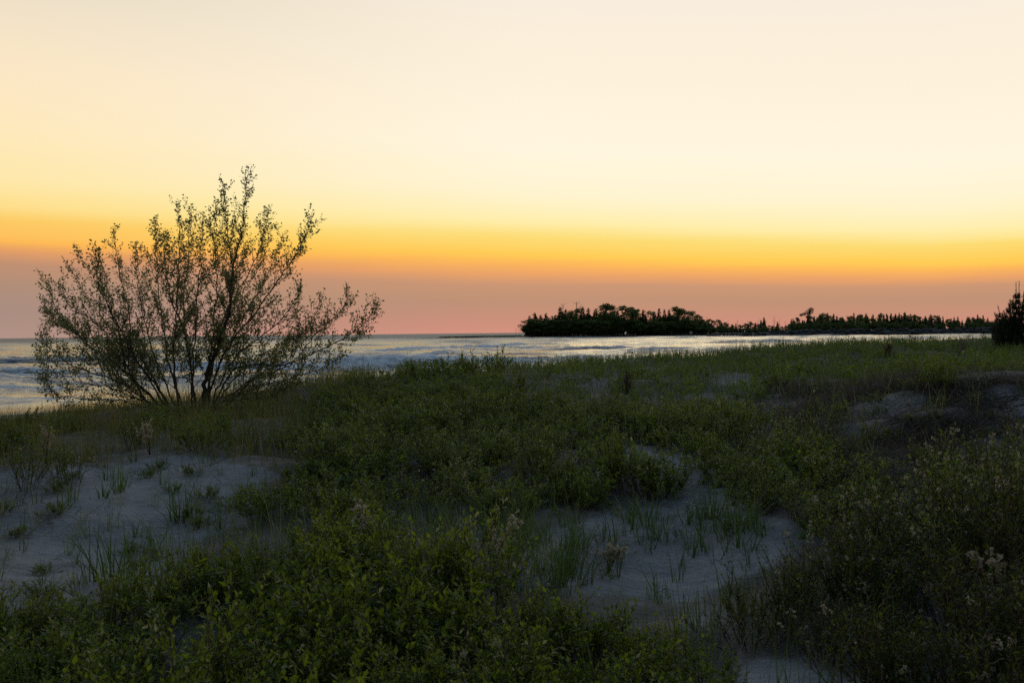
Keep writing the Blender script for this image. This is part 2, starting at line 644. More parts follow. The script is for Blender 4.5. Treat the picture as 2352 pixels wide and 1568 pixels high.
def water_material():
    m, t, b = new_mat('lake_water')
    N, Lk = t.nodes, t.links
    tcd = N.new('ShaderNodeTexCoord')
    heights = []
    for sx, sy, rot, det in ((0.55, 1.3, 0.15, 4), (2.0, 4.2, -0.2, 4)):
        mp = N.new('ShaderNodeMapping')
        mp.inputs['Scale'].default_value = (sx, sy, 1)
        mp.inputs['Rotation'].default_value = (0, 0, rot)
        Lk.new(tcd.outputs['Object'], mp.inputs[0])
        n = N.new('ShaderNodeTexNoise')
        n.inputs['Scale'].default_value = 1.0
        n.inputs['Detail'].default_value = det
        n.inputs['Roughness'].default_value = 0.55
        Lk.new(mp.outputs[0], n.inputs['Vector'])
        heights.append(n)
    chop = N.new('ShaderNodeAttribute')
    chop.attribute_name = 'chop'
    b1 = N.new('ShaderNodeBump')
    b1.inputs['Distance'].default_value = 0.55
    Lk.new(chop.outputs['Fac'], b1.inputs['Strength'])
    Lk.new(heights[0].outputs[0], b1.inputs['Height'])
    b2 = N.new('ShaderNodeBump')
    b2.inputs['Distance'].default_value = 0.11
    Lk.new(chop.outputs['Fac'], b2.inputs['Strength'])
    Lk.new(heights[1].outputs[0], b2.inputs['Height'])
    Lk.new(b1.outputs[0], b2.inputs['Normal'])
    Lk.new(b2.outputs[0], b.inputs['Normal'])
    fo = N.new('ShaderNodeAttribute')
    fo.attribute_name = 'foam'
    n3 = N.new('ShaderNodeTexNoise')
    n3.inputs['Scale'].default_value = 1.1
    n3.inputs['Detail'].default_value = 8
    n3.inputs['Roughness'].default_value = 0.7
    Lk.new(tcd.outputs['Object'], n3.inputs['Vector'])
    ad = N.new('ShaderNodeMath')
    ad.operation = 'ADD'
    Lk.new(fo.outputs['Fac'], ad.inputs[0])
    Lk.new(n3.outputs[0], ad.inputs[1])
    mr = N.new('ShaderNodeMapRange')
    mr.inputs[1].default_value = 0.86
    mr.inputs[2].default_value = 1.15
    Lk.new(ad.outputs[0], mr.inputs[0])
    mx_ = N.new('ShaderNodeMix')
    mx_.data_type = 'RGBA'
    Lk.new(mr.outputs[0], mx_.inputs[0])
    mx_.inputs[6].default_value = (0.028, 0.05, 0.055, 1)
    mx_.inputs[7].default_value = (0.72, 0.74, 0.75, 1)
    Lk.new(mx_.outputs[2], b.inputs['Base Color'])
    rr = N.new('ShaderNodeMapRange')
    rr.inputs[3].default_value = 0.14
    rr.inputs[4].default_value = 0.75
    fa = N.new('ShaderNodeAttribute')
    fa.attribute_name = 'far'
    r0 = N.new('ShaderNodeMapRange')
    r0.inputs[3].default_value = 0.09
    r0.inputs[4].default_value = 0.48
    Lk.new(fa.outputs['Fac'], r0.inputs[0])
    Lk.new(r0.outputs[0], rr.inputs[3])
    Lk.new(mr.outputs[0], rr.inputs[0])
    Lk.new(rr.outputs[0], b.inputs['Roughness'])
    b.inputs['IOR'].default_value = 1.333
    return m


M['sand'] = sand_material()
M['water'] = water_material()

# ------------------------------------------------------------------ terrain
GP = [(50, 1500, 5), (600, 1560, 4.6), (1100, 1600, 4.4), (1600, 1600, 4.4), (1750, 1560, 4.6), (2352, 1500, 4.2), (2352, 1250, 5.2),
      (2000, 1350, 5.4), (1500, 1350, 6), (1500, 1200, 7.4), (1850, 1180, 7.2), (1000, 1320, 6), (600, 1320, 6), (150, 1350, 6.2),
      (250, 1180, 8), (560, 1090, 9), (50, 1060, 10), (1000, 1100, 9), (1500, 1050, 9.5), (1700, 1080, 9), (300, 975, 14), (430, 938, 16),
      (0, 992, 17), (700, 930, 16), (850, 890, 16.5), (1000, 872, 17), (1150, 866, 18), (1000, 1000, 12), (1300, 950, 13), (1480, 843, 21),
      (1300, 850, 20), (1700, 830, 23), (1900, 803, 27), (2100, 796, 29), (2300, 806, 28), (2500, 792, 28), (1800, 900, 15), (1800, 965, 12),
      (1950, 870, 17), (2250, 876, 11.6), (2400, 880, 11.2), (2130, 905, 11.2), (2200, 985, 9.6), (2330, 960, 9.7), (2050, 1065, 8.7), (1960, 1000, 9.9), (2352, 1050, 8.6), (2150, 832, 22),
      (-300, 1010, 16), (-300, 1200, 8), (-300, 1500, 5), (2700, 1000, 9), (2700, 1300, 5), (2750, 830, 22), (160, 960, 17)]
gp = np.array([at(*g) for g in GP])
gp = np.vstack([gp, [(0, 0, 1.58), (-3, 1, 1.55), (3, 1, 1.8), (0, -4, 1.6), (-6, -3, 1.5), (6, -3, 2.0), (-14, 6, 1.5), (16, 6, 2.3), (22, 28, 2.4), (-16, 14, 1.35)]])


def _tps(r2):
    return r2 * np.log(r2 + 1e-9)


_A = _tps(((gp[:, None, :2] - gp[None, :, :2]) ** 2).sum(-1)) + np.eye(len(gp)) * 0.8
_Pm = np.hstack([np.ones((len(gp), 1)), gp[:, :2]])
_sol = np.linalg.solve(np.block([[_A, _Pm], [_Pm.T, np.zeros((3, 3))]]), np.concatenate([gp[:, 2], np.zeros(3)]))
CX = np.array([-30, -14, -8.7, -5.5, -2.35, -1.3, -0.2, 2.8, 5.3, 8.5, 11.7, 13.8, 30, 60])
CY = np.array([15, 16.5, 17.5, 17.5, 17.5, 18, 19, 22, 24, 28, 30, 30, 32, 32])
SHORE = np.array([(-300, -60), (-60, 12), (-36, 30), (-22, 42.5), (-15, 51), (-5, 61), (15, 88), (50, 160), (110, 260), (170, 330), (230, 395), (330, 470), (900, 700)], float)


def shore_d(x, y):
    """distance to the waterline, positive on land"""
    best = np.full(np.shape(x), 1e9)
    sg = np.ones(np.shape(x))
    for (x1, y1), (x2, y2) in zip(SHORE[:-1], SHORE[1:]):
        dx, dy = x2 - x1, y2 - y1
        t = np.clip(((x - x1) * dx + (y - y1) * dy) / (dx * dx + dy * dy), 0, 1)
        d = np.hypot(x - x1 - t * dx, y - y1 - t * dy)
        s = np.sign(dx * (y - y1) - dy * (x - x1))
        sg = np.where(d < best, -s, sg)
        best = np.minimum(best, d)
    return best * sg


def height(x, y):
    x, y = np.asarray(x, float), np.asarray(y, float)
    sh = x.shape
    xf, yf = x.ravel(), y.ravel()
    z = np.empty(xf.shape)
    for i in range(0, len(xf), 40000):
        a, b = xf[i:i + 40000], yf[i:i + 40000]
        r2 = (a[:, None] - gp[None, :, 0]) ** 2 + (b[:, None] - gp[None, :, 1]) ** 2
        z[i:i + 40000] = _tps(r2) @ _sol[:-3] + _sol[-3] + _sol[-2] * a + _sol[-1] * b
    z = np.clip(z, 1.2, 3.0)
    z = z + 0.085 * fbm(xf * 0.85, yf * 0.85, 2) * smooth(1, 4, np.hypot(xf, yf)) + 0.020 * fbm(xf * 2.6 + 5, yf * 3.4, 3)
    bm_ = np.exp(-((xf - 4.6) / 1.9) ** 2 - ((yf - 10.3) / 2.0) ** 2)
    z = z + bm_ * (0.045 * fbm(xf * 1.9 + 2, yf * 1.9, 3) + 0.12)
    d = shore_d(xf, yf)
    prof = np.where(d > 0, np.minimum(0.95, 0.048 * d + 0.0 * d), np.maximum(-1.5, 0.07 * d)) + 0.02 * fbm(xf * 0.3, yf * 0.3, 2) * smooth(0, 6, np.abs(d))
    w = 1 - smooth(0, 1, (yf - np.interp(xf, CX, CY) - 0.6) / 11.0)
    w = w * smooth(2, 14, d)
    z = prof + (z - prof) * w
    return z.reshape(sh)


def H1(x, y):
    return float(height(np.array([x]), np.array([y]))[0])


# zones of the ground as (ground) outlines in the picture
SAND_ZONES = [
    ([(-80, 1092), (150, 1078), (330, 1050), (480, 1062), (575, 1075), (640, 1090), (560, 1130), (555, 1200), (440, 1235), (380, 1310), (250, 1372), (60, 1405), (-80, 1430)], 0.0),
    ([(1190, 1335), (1250, 1240), (1360, 1190), (1440, 1140), (1560, 1140), (1640, 1160), (1760, 1190), (1880, 1230), (1800, 1300), (1650, 1345), (1560, 1385), (1380, 1370)], 0.0),
    ([(370, 1425), (530, 1440), (505, 1530), (375, 1540)], 0.0),
    ([(-40, 1490), (120, 1500), (130, 1600), (-40, 1600)], 0.1),
    ([(1680, 1500), (1900, 1520), (1960, 1600), (1690, 1600)], 0.1),
    ([(1430, 1020), (1570, 1040), (1640, 1085), (1560, 1130), (1440, 1110)], 0.1),
    ([(1560, 1100), (1760, 1120), (1740, 1180), (1580, 1150)], 0.25),
    ([(800, 1090), (860, 1080), (880, 1120), (820, 1125)], 0.2),
    ([(940, 1150), (1180, 1150), (1240, 1220), (1100, 1240), (960, 1200)], 0.75),
    ([(1780, 905), (1900, 910), (1890, 985), (1800, 960)], 0.1),
    ([(2040, 885), (2270, 868), (2480, 890), (2480, 985), (2330, 1000), (2130, 1070), (1960, 1110), (1900, 1050), (1960, 960)], 0.12),
    ([(1280, 865), (1420, 868), (1400, 885), (1280, 880)], 0.3),
    ([(1640, 868), (1740, 862), (1760, 895), (1640, 892)], 0.3),
    ([(2060, 836), (2110, 832), (2120, 846), (2060, 850)], 0.2),
    ([(1330, 900), (1420, 905), (1400, 925), (1330, 920)], 0.4),
    ([(1540, 1395), (1640, 1400), (1650, 1450), (1560, 1440)], 0.3),
]


def bare(px, py):
    """plant cover 0..1 from the sand zones"""
    c = np.ones(np.shape(px))
    for poly, v in SAND_ZONES:
        c = np.where(inside(px, py, poly), np.minimum(c, v), c)
    return c


def cover(x, y, z):
    """plant cover at ground points, edges broken up"""
    px, py = proj(np.stack([x, y, z], -1))
    jx = 22 * fbm(x * 2.3, y * 2.3, 3)
    jy = 13 * fbm(x * 2.3 + 40, y * 2.3, 3)
    c = 0
    for a, b in ((0, 0), (26, 5), (-26, -5), (8, 13), (-8, -13), (38, -10), (-38, 10)):
        c = c + bare(px + jx + a, py + jy + b) / 7
    crest = np.interp(x, CX, CY)
    return c * (1 - smooth(1.0, 6.0, y - crest)), px, py


def build_ground():
    ys = np.concatenate([np.arange(-6, 2, 0.4), np.arange(2, 12, 0.075), np.arange(12, 34, 0.14), np.arange(34, 70, 0.6), np.geomspace(70, 600, 60)])
    us = np.concatenate([np.linspace(-4, -0.8, 14, endpoint=False), np.linspace(-0.8, 0.8, 430), np.linspace(0.8, 4, 15)[1:]])
    Yg, U = np.meshgrid(ys, us, indexing='ij')
    X = U * np.maximum(np.abs(Yg), 3.0)
    Z = height(X, Yg)
    c, px, py = cover(X, Yg, Z)
    c = np.where(Yg < 2.0, 0.8, c)
    d = shore_d(X, Yg)
    wet = (1 - smooth(0.08, 0.34, Z)) * (d < 14)
    nv, nu = X.shape
    i = np.arange(nv - 1)[:, None] * nu + np.arange(nu - 1)[None, :]
    q = np.stack([i, i + 1, i + nu + 1, i + nu], -1).reshape(-1, 4)
    v = np.stack([X, Yg, Z], -1).reshape(-1, 3)
    me = mesh('dune_ground', v, q, None, True, {'cover': c.ravel(), 'wet': wet.ravel()})
    tag(obj('dune_ground', me, M['sand']), kind='structure')


build_ground()

# ------------------------------------------------------------------ lake


def build_lake():
    ys = np.concatenate([np.geomspace(20, 5200, 840), np.geomspace(5600, 45000, 12)])
    us = np.linspace(-0.80, 0.80, 440)
    Yg, U = np.meshgrid(ys, us, indexing='ij')
    X = U * Yg
    d = -shore_d(X, Yg)                          # metres off the beach
    d = np.maximum(d, 0)
    # phase runs along the distance off the beach close in, along the open lake far out
    s = np.where(d < 300, d, 300 + (d - 300)) * 0.45 + (Yg * 0.97 - X * 0.22) * 0.55
    s = s + 3.2 * fbm(X * 0.018, Yg * 0.018, 2)
    lam = 11.5
    ph = s / lam + 0.35 * fbm(X * 0.03 + 3, Yg * 0.05, 2)
    cyc = ph - np.floor(ph)
    idx = np.floor(ph)
    # every crest comes and goes along its length
    env = 0.5 + 0.5 * vnoise(X * 0.028 + idx * 7.31, idx * 3.7 + 0.5)
    env = 0.22 + 1.05 * env ** 1.6
    amp = 0.48 * smooth(1.5, 20, d) * (1 - 0.55 * smooth(70, 240, d)) * env
    crest = 0.5 + 0.5 * np.cos((np.where(cyc < 0.5, cyc * 2 * 0.42 / 0.5 * 0.595, 1 - (1 - cyc))) * 2 * math.pi)
    shape = np.where(cyc < 0.5, crest, 0.5 + 0.5 * np.cos(cyc * 2 * math.pi)) ** 2.6
    z = amp * (shape - 0.25)
    # wind sea: every wave length the sheet can carry at that distance
    row = Yg * 0.0066
    small = 0
    for n_, l in enumerate((1.3, 2.4, 4.5, 8.5, 16.0, 30.0)):
        w_ = smooth(1.6, 3.2, l / row) * (1 - 0.6 * smooth(6, 16, l))
        rx, ry = X * 0.98 + Yg * 0.17, Yg * 0.98 - X * 0.17
        small = small + w_ * 0.058 * l ** 0.90 * (0.75 + 0.4 * smooth(60, 300, Yg)) * (vnoise(rx / (l * 3.0) + 31.7 * n_, ry / (l * 0.62) + 11.3 * n_) + 0.5 * vnoise(rx / (l * 1.7) + 5.1 * n_, ry / (l * 0.5) + 3.3 * n_))
    z = z + small * (0.10 + 0.90 * smooth(1, 22, d))
    brk = smooth(0.56, 0.95, env * (1 - 0.62 * smooth(60, 190, d)) * smooth(3, 14, d))
    front = (cyc > 0.62) & (cyc <= 1.0)
    foam = brk * np.where(front | (cyc < 0.06), 0.62 * smooth(0.62, 0.86, np.where(cyc < 0.06, 1.0, cyc)), 0.10)
    z = z + brk * np.where(front, 0.10, 0.0) * fbm(X * 1.1, Yg * 1.1, 3)
    # single breakers: x, y, half length, height, share of the crest that is white water
    for bx, by, hl, hh, ff in ((-11.7, 99, 7, 0.95, 0.8), (13, 163, 8, 0.95, 0.9), (-3, 126, 9, 0.6, 0.3), (-42, 85, 8, 0.95, 0.8), (-32, 66, 9, 0.6, 0.9), (-30, 57, 8, 0.42, 0.5), (-27, 50.5, 7, 0.30, 0.6),
                               (38, 176, 12, 0.6, 0.5), (-36, 92, 8, 0.7, 0.6), (-26, 90, 7, 0.7, 0.7), (-24, 113, 9, 0.8, 0.6), (-19, 76, 8, 0.55, 0.7), (60, 240, 14, 0.7, 0.5), (18, 200, 12, 0.6, 0.2),
                               (-12, 66, 6, 0.4, 0.6), (2, 104, 8, 0.55, 0.8), (26, 150, 10, 0.5, 0.7), (-60, 130, 14, 0.8, 0.4), (-6, 180, 14, 0.7, 0.15), (-40, 160, 12, 0.7, 0.2)):
        hh, hl = hh * 0.72, hl * 1.25
        al = (X - bx) / hl
        w_ = np.exp(-(al ** 2) ** 1.6)
        yc = by + 0.05 * (X - bx) + 0.5 * vnoise(X * 0.5, by + 0 * X) + 0.25 * vnoise(X * 1.7, by + 3 + 0 * X)
        v_ = Yg - yc
        fr = 1.15 * (1 + 0.25 * by / 100)
        pr = np.where(v_ < 0, np.exp(-(v_ / fr) ** 2), np.exp(-(v_ / (3.2 * fr)) ** 2))
        rag = 1 + 0.16 * vnoise(X * 2.1, Yg * 2.1 + by)
        z = z + hh * w_ * pr * rag - 0.22 * hh * w_ * np.exp(-((v_ + 3.2 * fr) / (1.8 * fr)) ** 2)
        white = w_ * np.where(v_ < 0, np.exp(-((v_ + 0.35 * fr) / (0.6 * fr)) ** 2), np.exp(-(v_ / (0.5 * fr)) ** 2))
        foam = np.maximum(foam, 0.55 * white * np.where(np.abs(al - (1 - ff) * 0.7) < ff, 1.0, 0.25))
    run = (1 - smooth(0.2, 2.2, np.abs(d - 1.6 - 0.8 * fbm(X * 0.3, Yg * 0.3, 2)))) * 0.30
    foam = np.maximum(foam, run)
    patch = 0.15 * smooth(0.05, 0.7, fbm(X * 0.12, Yg * 0.3, 3)) * (1 - smooth(30, 130, d)) * smooth(2, 8, d)
    foam = np.maximum(foam, patch)
    chop = (0.10 + 0.5 * smooth(2, 18, d)) * (1 - 0.7 * smooth(150, 700, Yg))
    nv, nu = X.shape
    i = np.arange(nv - 1)[:, None] * nu + np.arange(nu - 1)[None, :]
    q = np.stack([i, i + 1, i + nu + 1, i + nu], -1).reshape(-1, 4)
    v = np.stack([X, Yg, z], -1).reshape(-1, 3)
    me = mesh('lake_water', v, q, None, True, {'foam': foam.ravel(), 'chop': np.minimum(chop, 1).ravel(), 'far': smooth(140, 800, Yg).ravel()})
    tag(obj('lake_water', me, M['water']), kind='structure')


build_lake()

# ------------------------------------------------------------------ far shore, spit, breakwater


def mound(name, outline_fn, x0, x1, nx, ny, mat):
    """low land: outline_fn(x) -> (near Y, far Y, height)"""
    xs = np.linspace(x0, x1, nx)
    vv = []
    for t in np.linspace(0, 1, ny):
        yn, yf, h = outline_fn(xs)
        Y_ = yn + (yf - yn) * t
        prof = np.minimum(1, np.sin(math.pi * np.clip(t, 0, 1)) * 2.2)
        z = -0.5 + (h + 0.5) * prof * (0.85 + 0.15 * fbm(xs * 0.35, Y_ * 0.2, 3)) + 0.12 * fbm(xs * 0.9, Y_ * 0.9, 2) * prof
        vv.append(np.stack([xs, Y_, z], -1))
    v = np.array(vv)
    i = np.arange(ny - 1)[:, None] * nx + np.arange(nx - 1)[None, :]
    q = np.stack([i, i + 1, i + nx + 1, i + nx], -1).reshape(-1, 4)
    return tag(obj(name, mesh(name, v.reshape(-1, 3), q), mat), kind='structure')


mound('headland_ground', lambda x: (598 + 5 * fbm(x * 0.05, x * 0, 2) + 0.05 * np.maximum(x - 100, 0), 700 + 0 * x, 1.3 + 0.004 * x), 2, 330, 260, 22, M['far_ground'])
mound('sand_spit', lambda x: (612 + 3 * fbm(x * 0.08, x * 0 + 4, 2), 626 + 4 * fbm(x * 0.08, x * 0 + 9, 2), 0.25 + 0.95 * smooth(-66, -20, x)), -70, 6, 120, 9, M['far_ground'])
mound('far_shore', lambda x: (560 + 12 * fbm(x * 0.02, x * 0, 2) - 0.20 * (x - 150), 1100 + 0 * x, 2.2 + 0 * x), 165, 900, 220, 22, M['far_ground'])


def ico(sub):
    import bmesh
    bm = bmesh.new()
    bmesh.ops.create_icosphere(bm, subdivisions=sub, radius=1)
    v = np.array([x.co[:] for x in bm.verts])
    f = np.array([[x.index for x in g.verts] for g in bm.faces])
    bm.free()
    return v, f


def boulder_mesh(seed):
    r_ = np.random.default_rng(seed)
    v, f = ico(2)
    for _ in range(9):                            # chop planes off for blocky faces
        n = unit(r_.normal(size=3))
        lim = r_.uniform(0.55, 0.85)
        dd = v @ n
        v = v - np.maximum(dd - lim, 0)[:, None] * n
    v = v * np.array([r_.uniform(0.9, 1.5), r_.uniform(0.8, 1.1), r_.uniform(0.6, 0.9)])
    return mesh('boulder', v, f, None, False)


BOULD = [boulder_mesh(i) for i in range(7)]
for b_ in BOULD:
    b_.materials.append(M['rock'])


def build_breakwater():
    a = at(1640, 776, 490)[:2]
    b = np.array([228.0, 452.0])
    root = tag(empty('breakwater', (a[0], a[1], 0)), 'dark rubble stone breakwater running out into the lake below the far forest', 'breakwater')
    L = np.linalg.norm(b - a)
    u = (b - a) / L
    nrm_ = np.array([-u[1], u[0]])
    # buried core
    n = 60
    ts = np.linspace(0, L, n)
    vv = []
    for off, hf in ((-6, -0.3), (-3.5, 0.55), (-1.2, 1.0), (1.2, 1.0), (3.5, 0.55), (6, -0.3)):
        hh = 0.35 + 2.3 * smooth(0, 40, ts) + 0.25 * fbm(ts * 0.3, ts * 0 + off, 2)
        p = ts[:, None] * u[None] + off * nrm_[None]
        vv.append(np.column_stack([p, hh * hf - 0.15]))
    v = np.array(vv)
    i = np.arange(5)[:, None] * n + np.arange(n - 1)[None, :]
    q = np.stack([i, i + 1, i + n + 1, i + n], -1).reshape(-1, 4)
    obj('rubble_core', mesh('rubble_core', v.reshape(-1, 3), q), M['rock'], root)
    r_ = np.random.default_rng(4)
    for kx in range(285):
        t = r_.uniform(-3, L)
        off = -6.2 + 6.8 * r_.random() ** 0.8
        hh = 0.35 + 2.3 * float(smooth(0, 40, t))
        frac = np.interp(abs(off), [0, 1.2, 3.5, 6.2], [1, 1, 0.55, -0.1])
        o = obj('boulder', BOULD[kx % 7], None, root)
        s = r_.uniform(0.55, 1.25)
        o.location = (t * u[0] + off * nrm_[0], t * u[1] + off * nrm_[1], hh * frac + 0.1)
        o.rotation_euler = tuple(r_.uniform(-0.5, 0.5, 2)) + (r_.uniform(0, 6.28),)
        o.scale = (s, s, s)


build_breakwater()

# shore stones below the headland
r_ = np.random.default_rng(14)
for kx in range(46):
    x = r_.uniform(-50, 160)
    y = (598 if x > 4 else 613) + r_.uniform(-5, 3)
    o = tag(obj('shore_stone', BOULD[kx % 7]), 'dark rounded stone at the waterline below the wooded point', 'stone', 'stones along the waterline of the wooded point')
    s = r_.uniform(0.35, 0.9)
    o.location = (x, y, 0.15)
    o.rotation_euler = (0.2, 0.1, r_.uniform(0, 6))
    o.scale = (s, s, s * 0.8)

# ------------------------------------------------------------------ far trees (unit height prototypes)


def conifer(seed, wide):
    r_ = np.random.default_rng(seed)
    tr = MB()
    zz = np.linspace(0, 1, 7)
    tr.tube(np.stack([0.008 * np.sin(zz * 5), 0 * zz, zz], -1), 0.017 * (1 - zz) + 0.002, 5)
    cr = MB()
    P_, D_, L_, Wd_, T_ = [], [], [], [], []
    n = 24
    for i in range(n):
        t = (i + 0.5) / n
        z = 0.10 + 0.88 * t
        rad = wide * (1 - t) ** 0.85 * r_.uniform(0.65, 1.15) + 0.012
        for b in range(int(5 + 6 * (1 - t))):
            a = r_.uniform(0, 2 * math.pi)
            rr = rad * r_.uniform(0.6, 1.1)
            dr = np.array([math.cos(a), math.sin(a), -0.25 + 0.5 * t])
            for f in (0.05, 0.35, 0.65):
                P_.append(np.array([0, 0, z]) + dr * rr * f + r_.normal(0, 0.006, 3))
                D_.append(dr + r_.normal(0, 0.35, 3))
                L_.append(rr * 0.62 + 0.03)
                Wd_.append(rr * 0.55 + 0.022)
                T_.append(r_.random())
    P_, D_ = np.array(P_), np.array(D_)
    cr.leaves(P_, D_, r_.normal(0, 1, P_.shape) + [0, 0, 1], np.array(L_), np.array(Wd_), np.array(T_))
    return tr.mesh('trunk'), cr.mesh('crown')


def broadleaf(seed, thin=1.0):
    r_ = np.random.default_rng(seed)
    tr = MB()
    zz = np.linspace(0, 0.8, 6)
    tr.tube(np.stack([0.02 * np.sin(zz * 4 + seed), 0.015 * np.cos(zz * 3), zz], -1), 0.02 * (1 - zz) + 0.002, 5)
    lob = []
    for i in range(int(11 * thin) + 3):
        a = r_.uniform(0, 6.28)
        z = r_.uniform(0.28, 0.93)
        m = 0.27 * math.sin(math.pi * min(1, max(0.1, (z - 0.1) / 0.92))) ** 0.7
        c = np.array([math.cos(a) * m * r_.uniform(0.2, 0.95), math.sin(a) * m * r_.uniform(0.2, 0.95), z])
        lob.append((c, r_.uniform(0.06, 0.125)))
        s = np.array([0, 0, z * r_.uniform(0.45, 0.7)])
        mid = (s + c) / 2 + [0, 0, 0.02]
        tr.tube(catmull([s, mid, c], 3), np.linspace(0.008, 0.002, 7), 3)
    lob.append((np.array([0, 0, 0.93]), 0.07))
    cr = MB()
    for c, rad in lob:
        n = int(95 * thin)
        d = unit(r_.normal(size=(n, 3)))
        p = c + d * rad * r_.random((n, 1)) ** 0.45 * [1.1, 1.1, 0.85]
        cr.leaves(p, d + r_.normal(0, 0.6, d.shape), r_.normal(0, 1, d.shape), r_.uniform(0.03, 0.062, n), r_.uniform(0.026, 0.046, n), r_.random(n))
    return tr.mesh('trunk'), cr.mesh('crown')


def snag(seed):
    r_ = np.random.default_rng(seed)
    tr = MB()
    zz = np.linspace(0, 1, 8)
    tr.tube(np.stack([0.02 * np.sin(zz * 3 + seed), 0 * zz, zz], -1), 0.016 * (1 - zz) + 0.004, 5)
    br = MB()
    for i in range(14):
        z = r_.uniform(0.3, 0.95)
        a = r_.uniform(0, 6.28)
        l = 0.22 * (1.1 - z) + 0.05
        d = np.array([math.cos(a), math.sin(a), r_.uniform(0.2, 1.2)])
        p0 = np.array([0.02 * math.sin(z * 3 + seed), 0, z])
        p1 = p0 + d * l * 0.5 + r_.normal(0, 0.01, 3)
        br.tube(np.array([p0, p1, p1 + (d + [0, 0, 0.5]) * l * 0.5]), np.array([0.006, 0.004, 0.0022]), 3)
    return tr.mesh('trunk'), br.mesh('branches')


def proto(fn, *a):
    t, c = fn(*a)
    return t, c


CON = [proto(conifer, 20 + i, w) for i, w in enumerate((0.17, 0.21, 0.14, 0.25, 0.19))]
BRD = [proto(broadleaf, 40 + i) for i in range(5)] + [proto(broadleaf, 60, 0.6), proto(broadleaf, 61, 0.5)]
SNG = [proto(snag, 70 + i) for i in range(4)]


def far_tree(kind, px, Y, top_py, label, group, base=1.0, v=None, sc_xy=1.0, name=None, rz=None):
    """a tree whose top shows at (px, top_py) when it stands Y metres away"""
    p = at(px, top_py, Y)
    h = p[2] - base
    lib, mt, nm, cat = {'c': (CON, M['conifer'], 'spruce_tree', 'tree'), 'b': (BRD, M['broadleaf'], 'broadleaf_tree', 'tree'), 's': (SNG, M['dead'], 'dead_tree', 'tree')}[kind]
    i = random.randrange(len(lib)) if v is None else v
    e = tag(empty(name or nm, (p[0], Y, base - 0.1), random.uniform(0, 6.28) if rz is None else rz), label, cat, group)
    e.scale = (h * sc_xy, h * sc_xy, h)
    obj('trunk', lib[i][0], M['dead'] if kind == 's' else M['bark'], e)
    obj('branches' if kind == 's' else 'crown', lib[i][1], mt, e)
    return e


# outline of the wooded point (top of the canopy) in the picture
HX = [1208, 1216, 1232, 1252, 1275, 1290, 1310, 1322, 1345, 1365, 1392, 1408, 1430, 1452, 1466, 1500, 1525, 1545, 1562, 1590, 1600]
HY = [738, 720, 714, 720, 716, 704, 706, 712, 702, 708, 697, 699, 712, 703, 708, 714, 712, 708, 706, 714, 730]
G1 = 'trees on the wooded point'
front = [('c', 1221, 730), ('c', 1234, 727), ('c', 1247, 729), ('c', 1262, 728), ('c', 1276, 722), ('c', 1294, 716), ('c', 1216, 724), ('c', 1228, 717), ('c', 1241, 722), ('c', 1254, 718), ('c', 1268, 724), ('c', 1287, 704), ('c', 1299, 709), ('b', 1310, 713), ('b', 1325, 709),
         ('c', 1338, 704), ('c', 1351, 706), ('c', 1367, 708), ('b', 1392, 696), ('b', 1404, 699), ('c', 1419, 714), ('b', 1432, 702), ('b', 1450, 705), ('b', 1462, 709),
         ('c', 1478, 710), ('b', 1490, 714), ('c', 1503, 714), ('c', 1514, 707), ('c', 1526, 709), ('c', 1537, 710), ('b', 1552, 704), ('b', 1561, 708), ('b', 1578, 714), ('b', 1590, 714)]
NAMED_FRONT = {6: 'leftmost dark spruce at the lakeward tip of the wooded point', 11: 'tall dark spruce left of the bare treetops on the wooded point',
               18: 'tallest round-crowned green tree in the middle of the wooded point', 30: 'tall broad round-crowned tree towards the landward end of the wooded point',
               33: 'rounded tree closing the landward end of the wooded point'}
for i, (kd, px, ty) in enumerate(front):
    far_tree(kd, px, 606 + random.uniform(0, 14), ty, NAMED_FRONT.get(i, 'dark spruce in the front row of the wooded point' if kd == 'c' else 'round-crowned green tree in the front row of the wooded point'), G1, sc_xy=random.uniform(1.0, 1.35) if kd == 'c' else random.uniform(1.1, 1.45))
for i in range(52):
    px = 1214 + i * 7.4 + random.uniform(-5, 5)
    ty = np.interp(px, HX, HY) + random.uniform(12, 32)
    kd = 'c' if random.random() < 0.78 else 'b'
    far_tree(kd, px, random.uniform(612, 660), ty, 'dark spruce half hidden behind the front row of the wooded point' if kd == 'c' else 'green tree half hidden behind the front row of the wooded point', G1, sc_xy=1.15)
for i in range(80):
    px = 1208 + i * 5.1 + random.uniform(-6, 6)
    far_tree('b', px, random.uniform(601, 611), 742 + random.uniform(-10, 8), 'low bush at the foot of the wooded point', 'bushes at the foot of the wooded point', sc_xy=2.3, name='shore_bush')
far_tree('s', 1293, 625, 695, 'bare treetop standing above the left part of the wooded point', G1, v=0)
far_tree('s', 1326, 625, 692, 'tall bare forked treetop above the middle of the wooded point', G1, v=1, sc_xy=1.5)
for px, ty in ((1185, 752), (1192, 750), (1197, 754)):
    far_tree('s', px, 618, ty, 'thin bare sapling on the spit beside the wooded point', 'bare saplings on the spit', base=0.8, sc_xy=0.7)

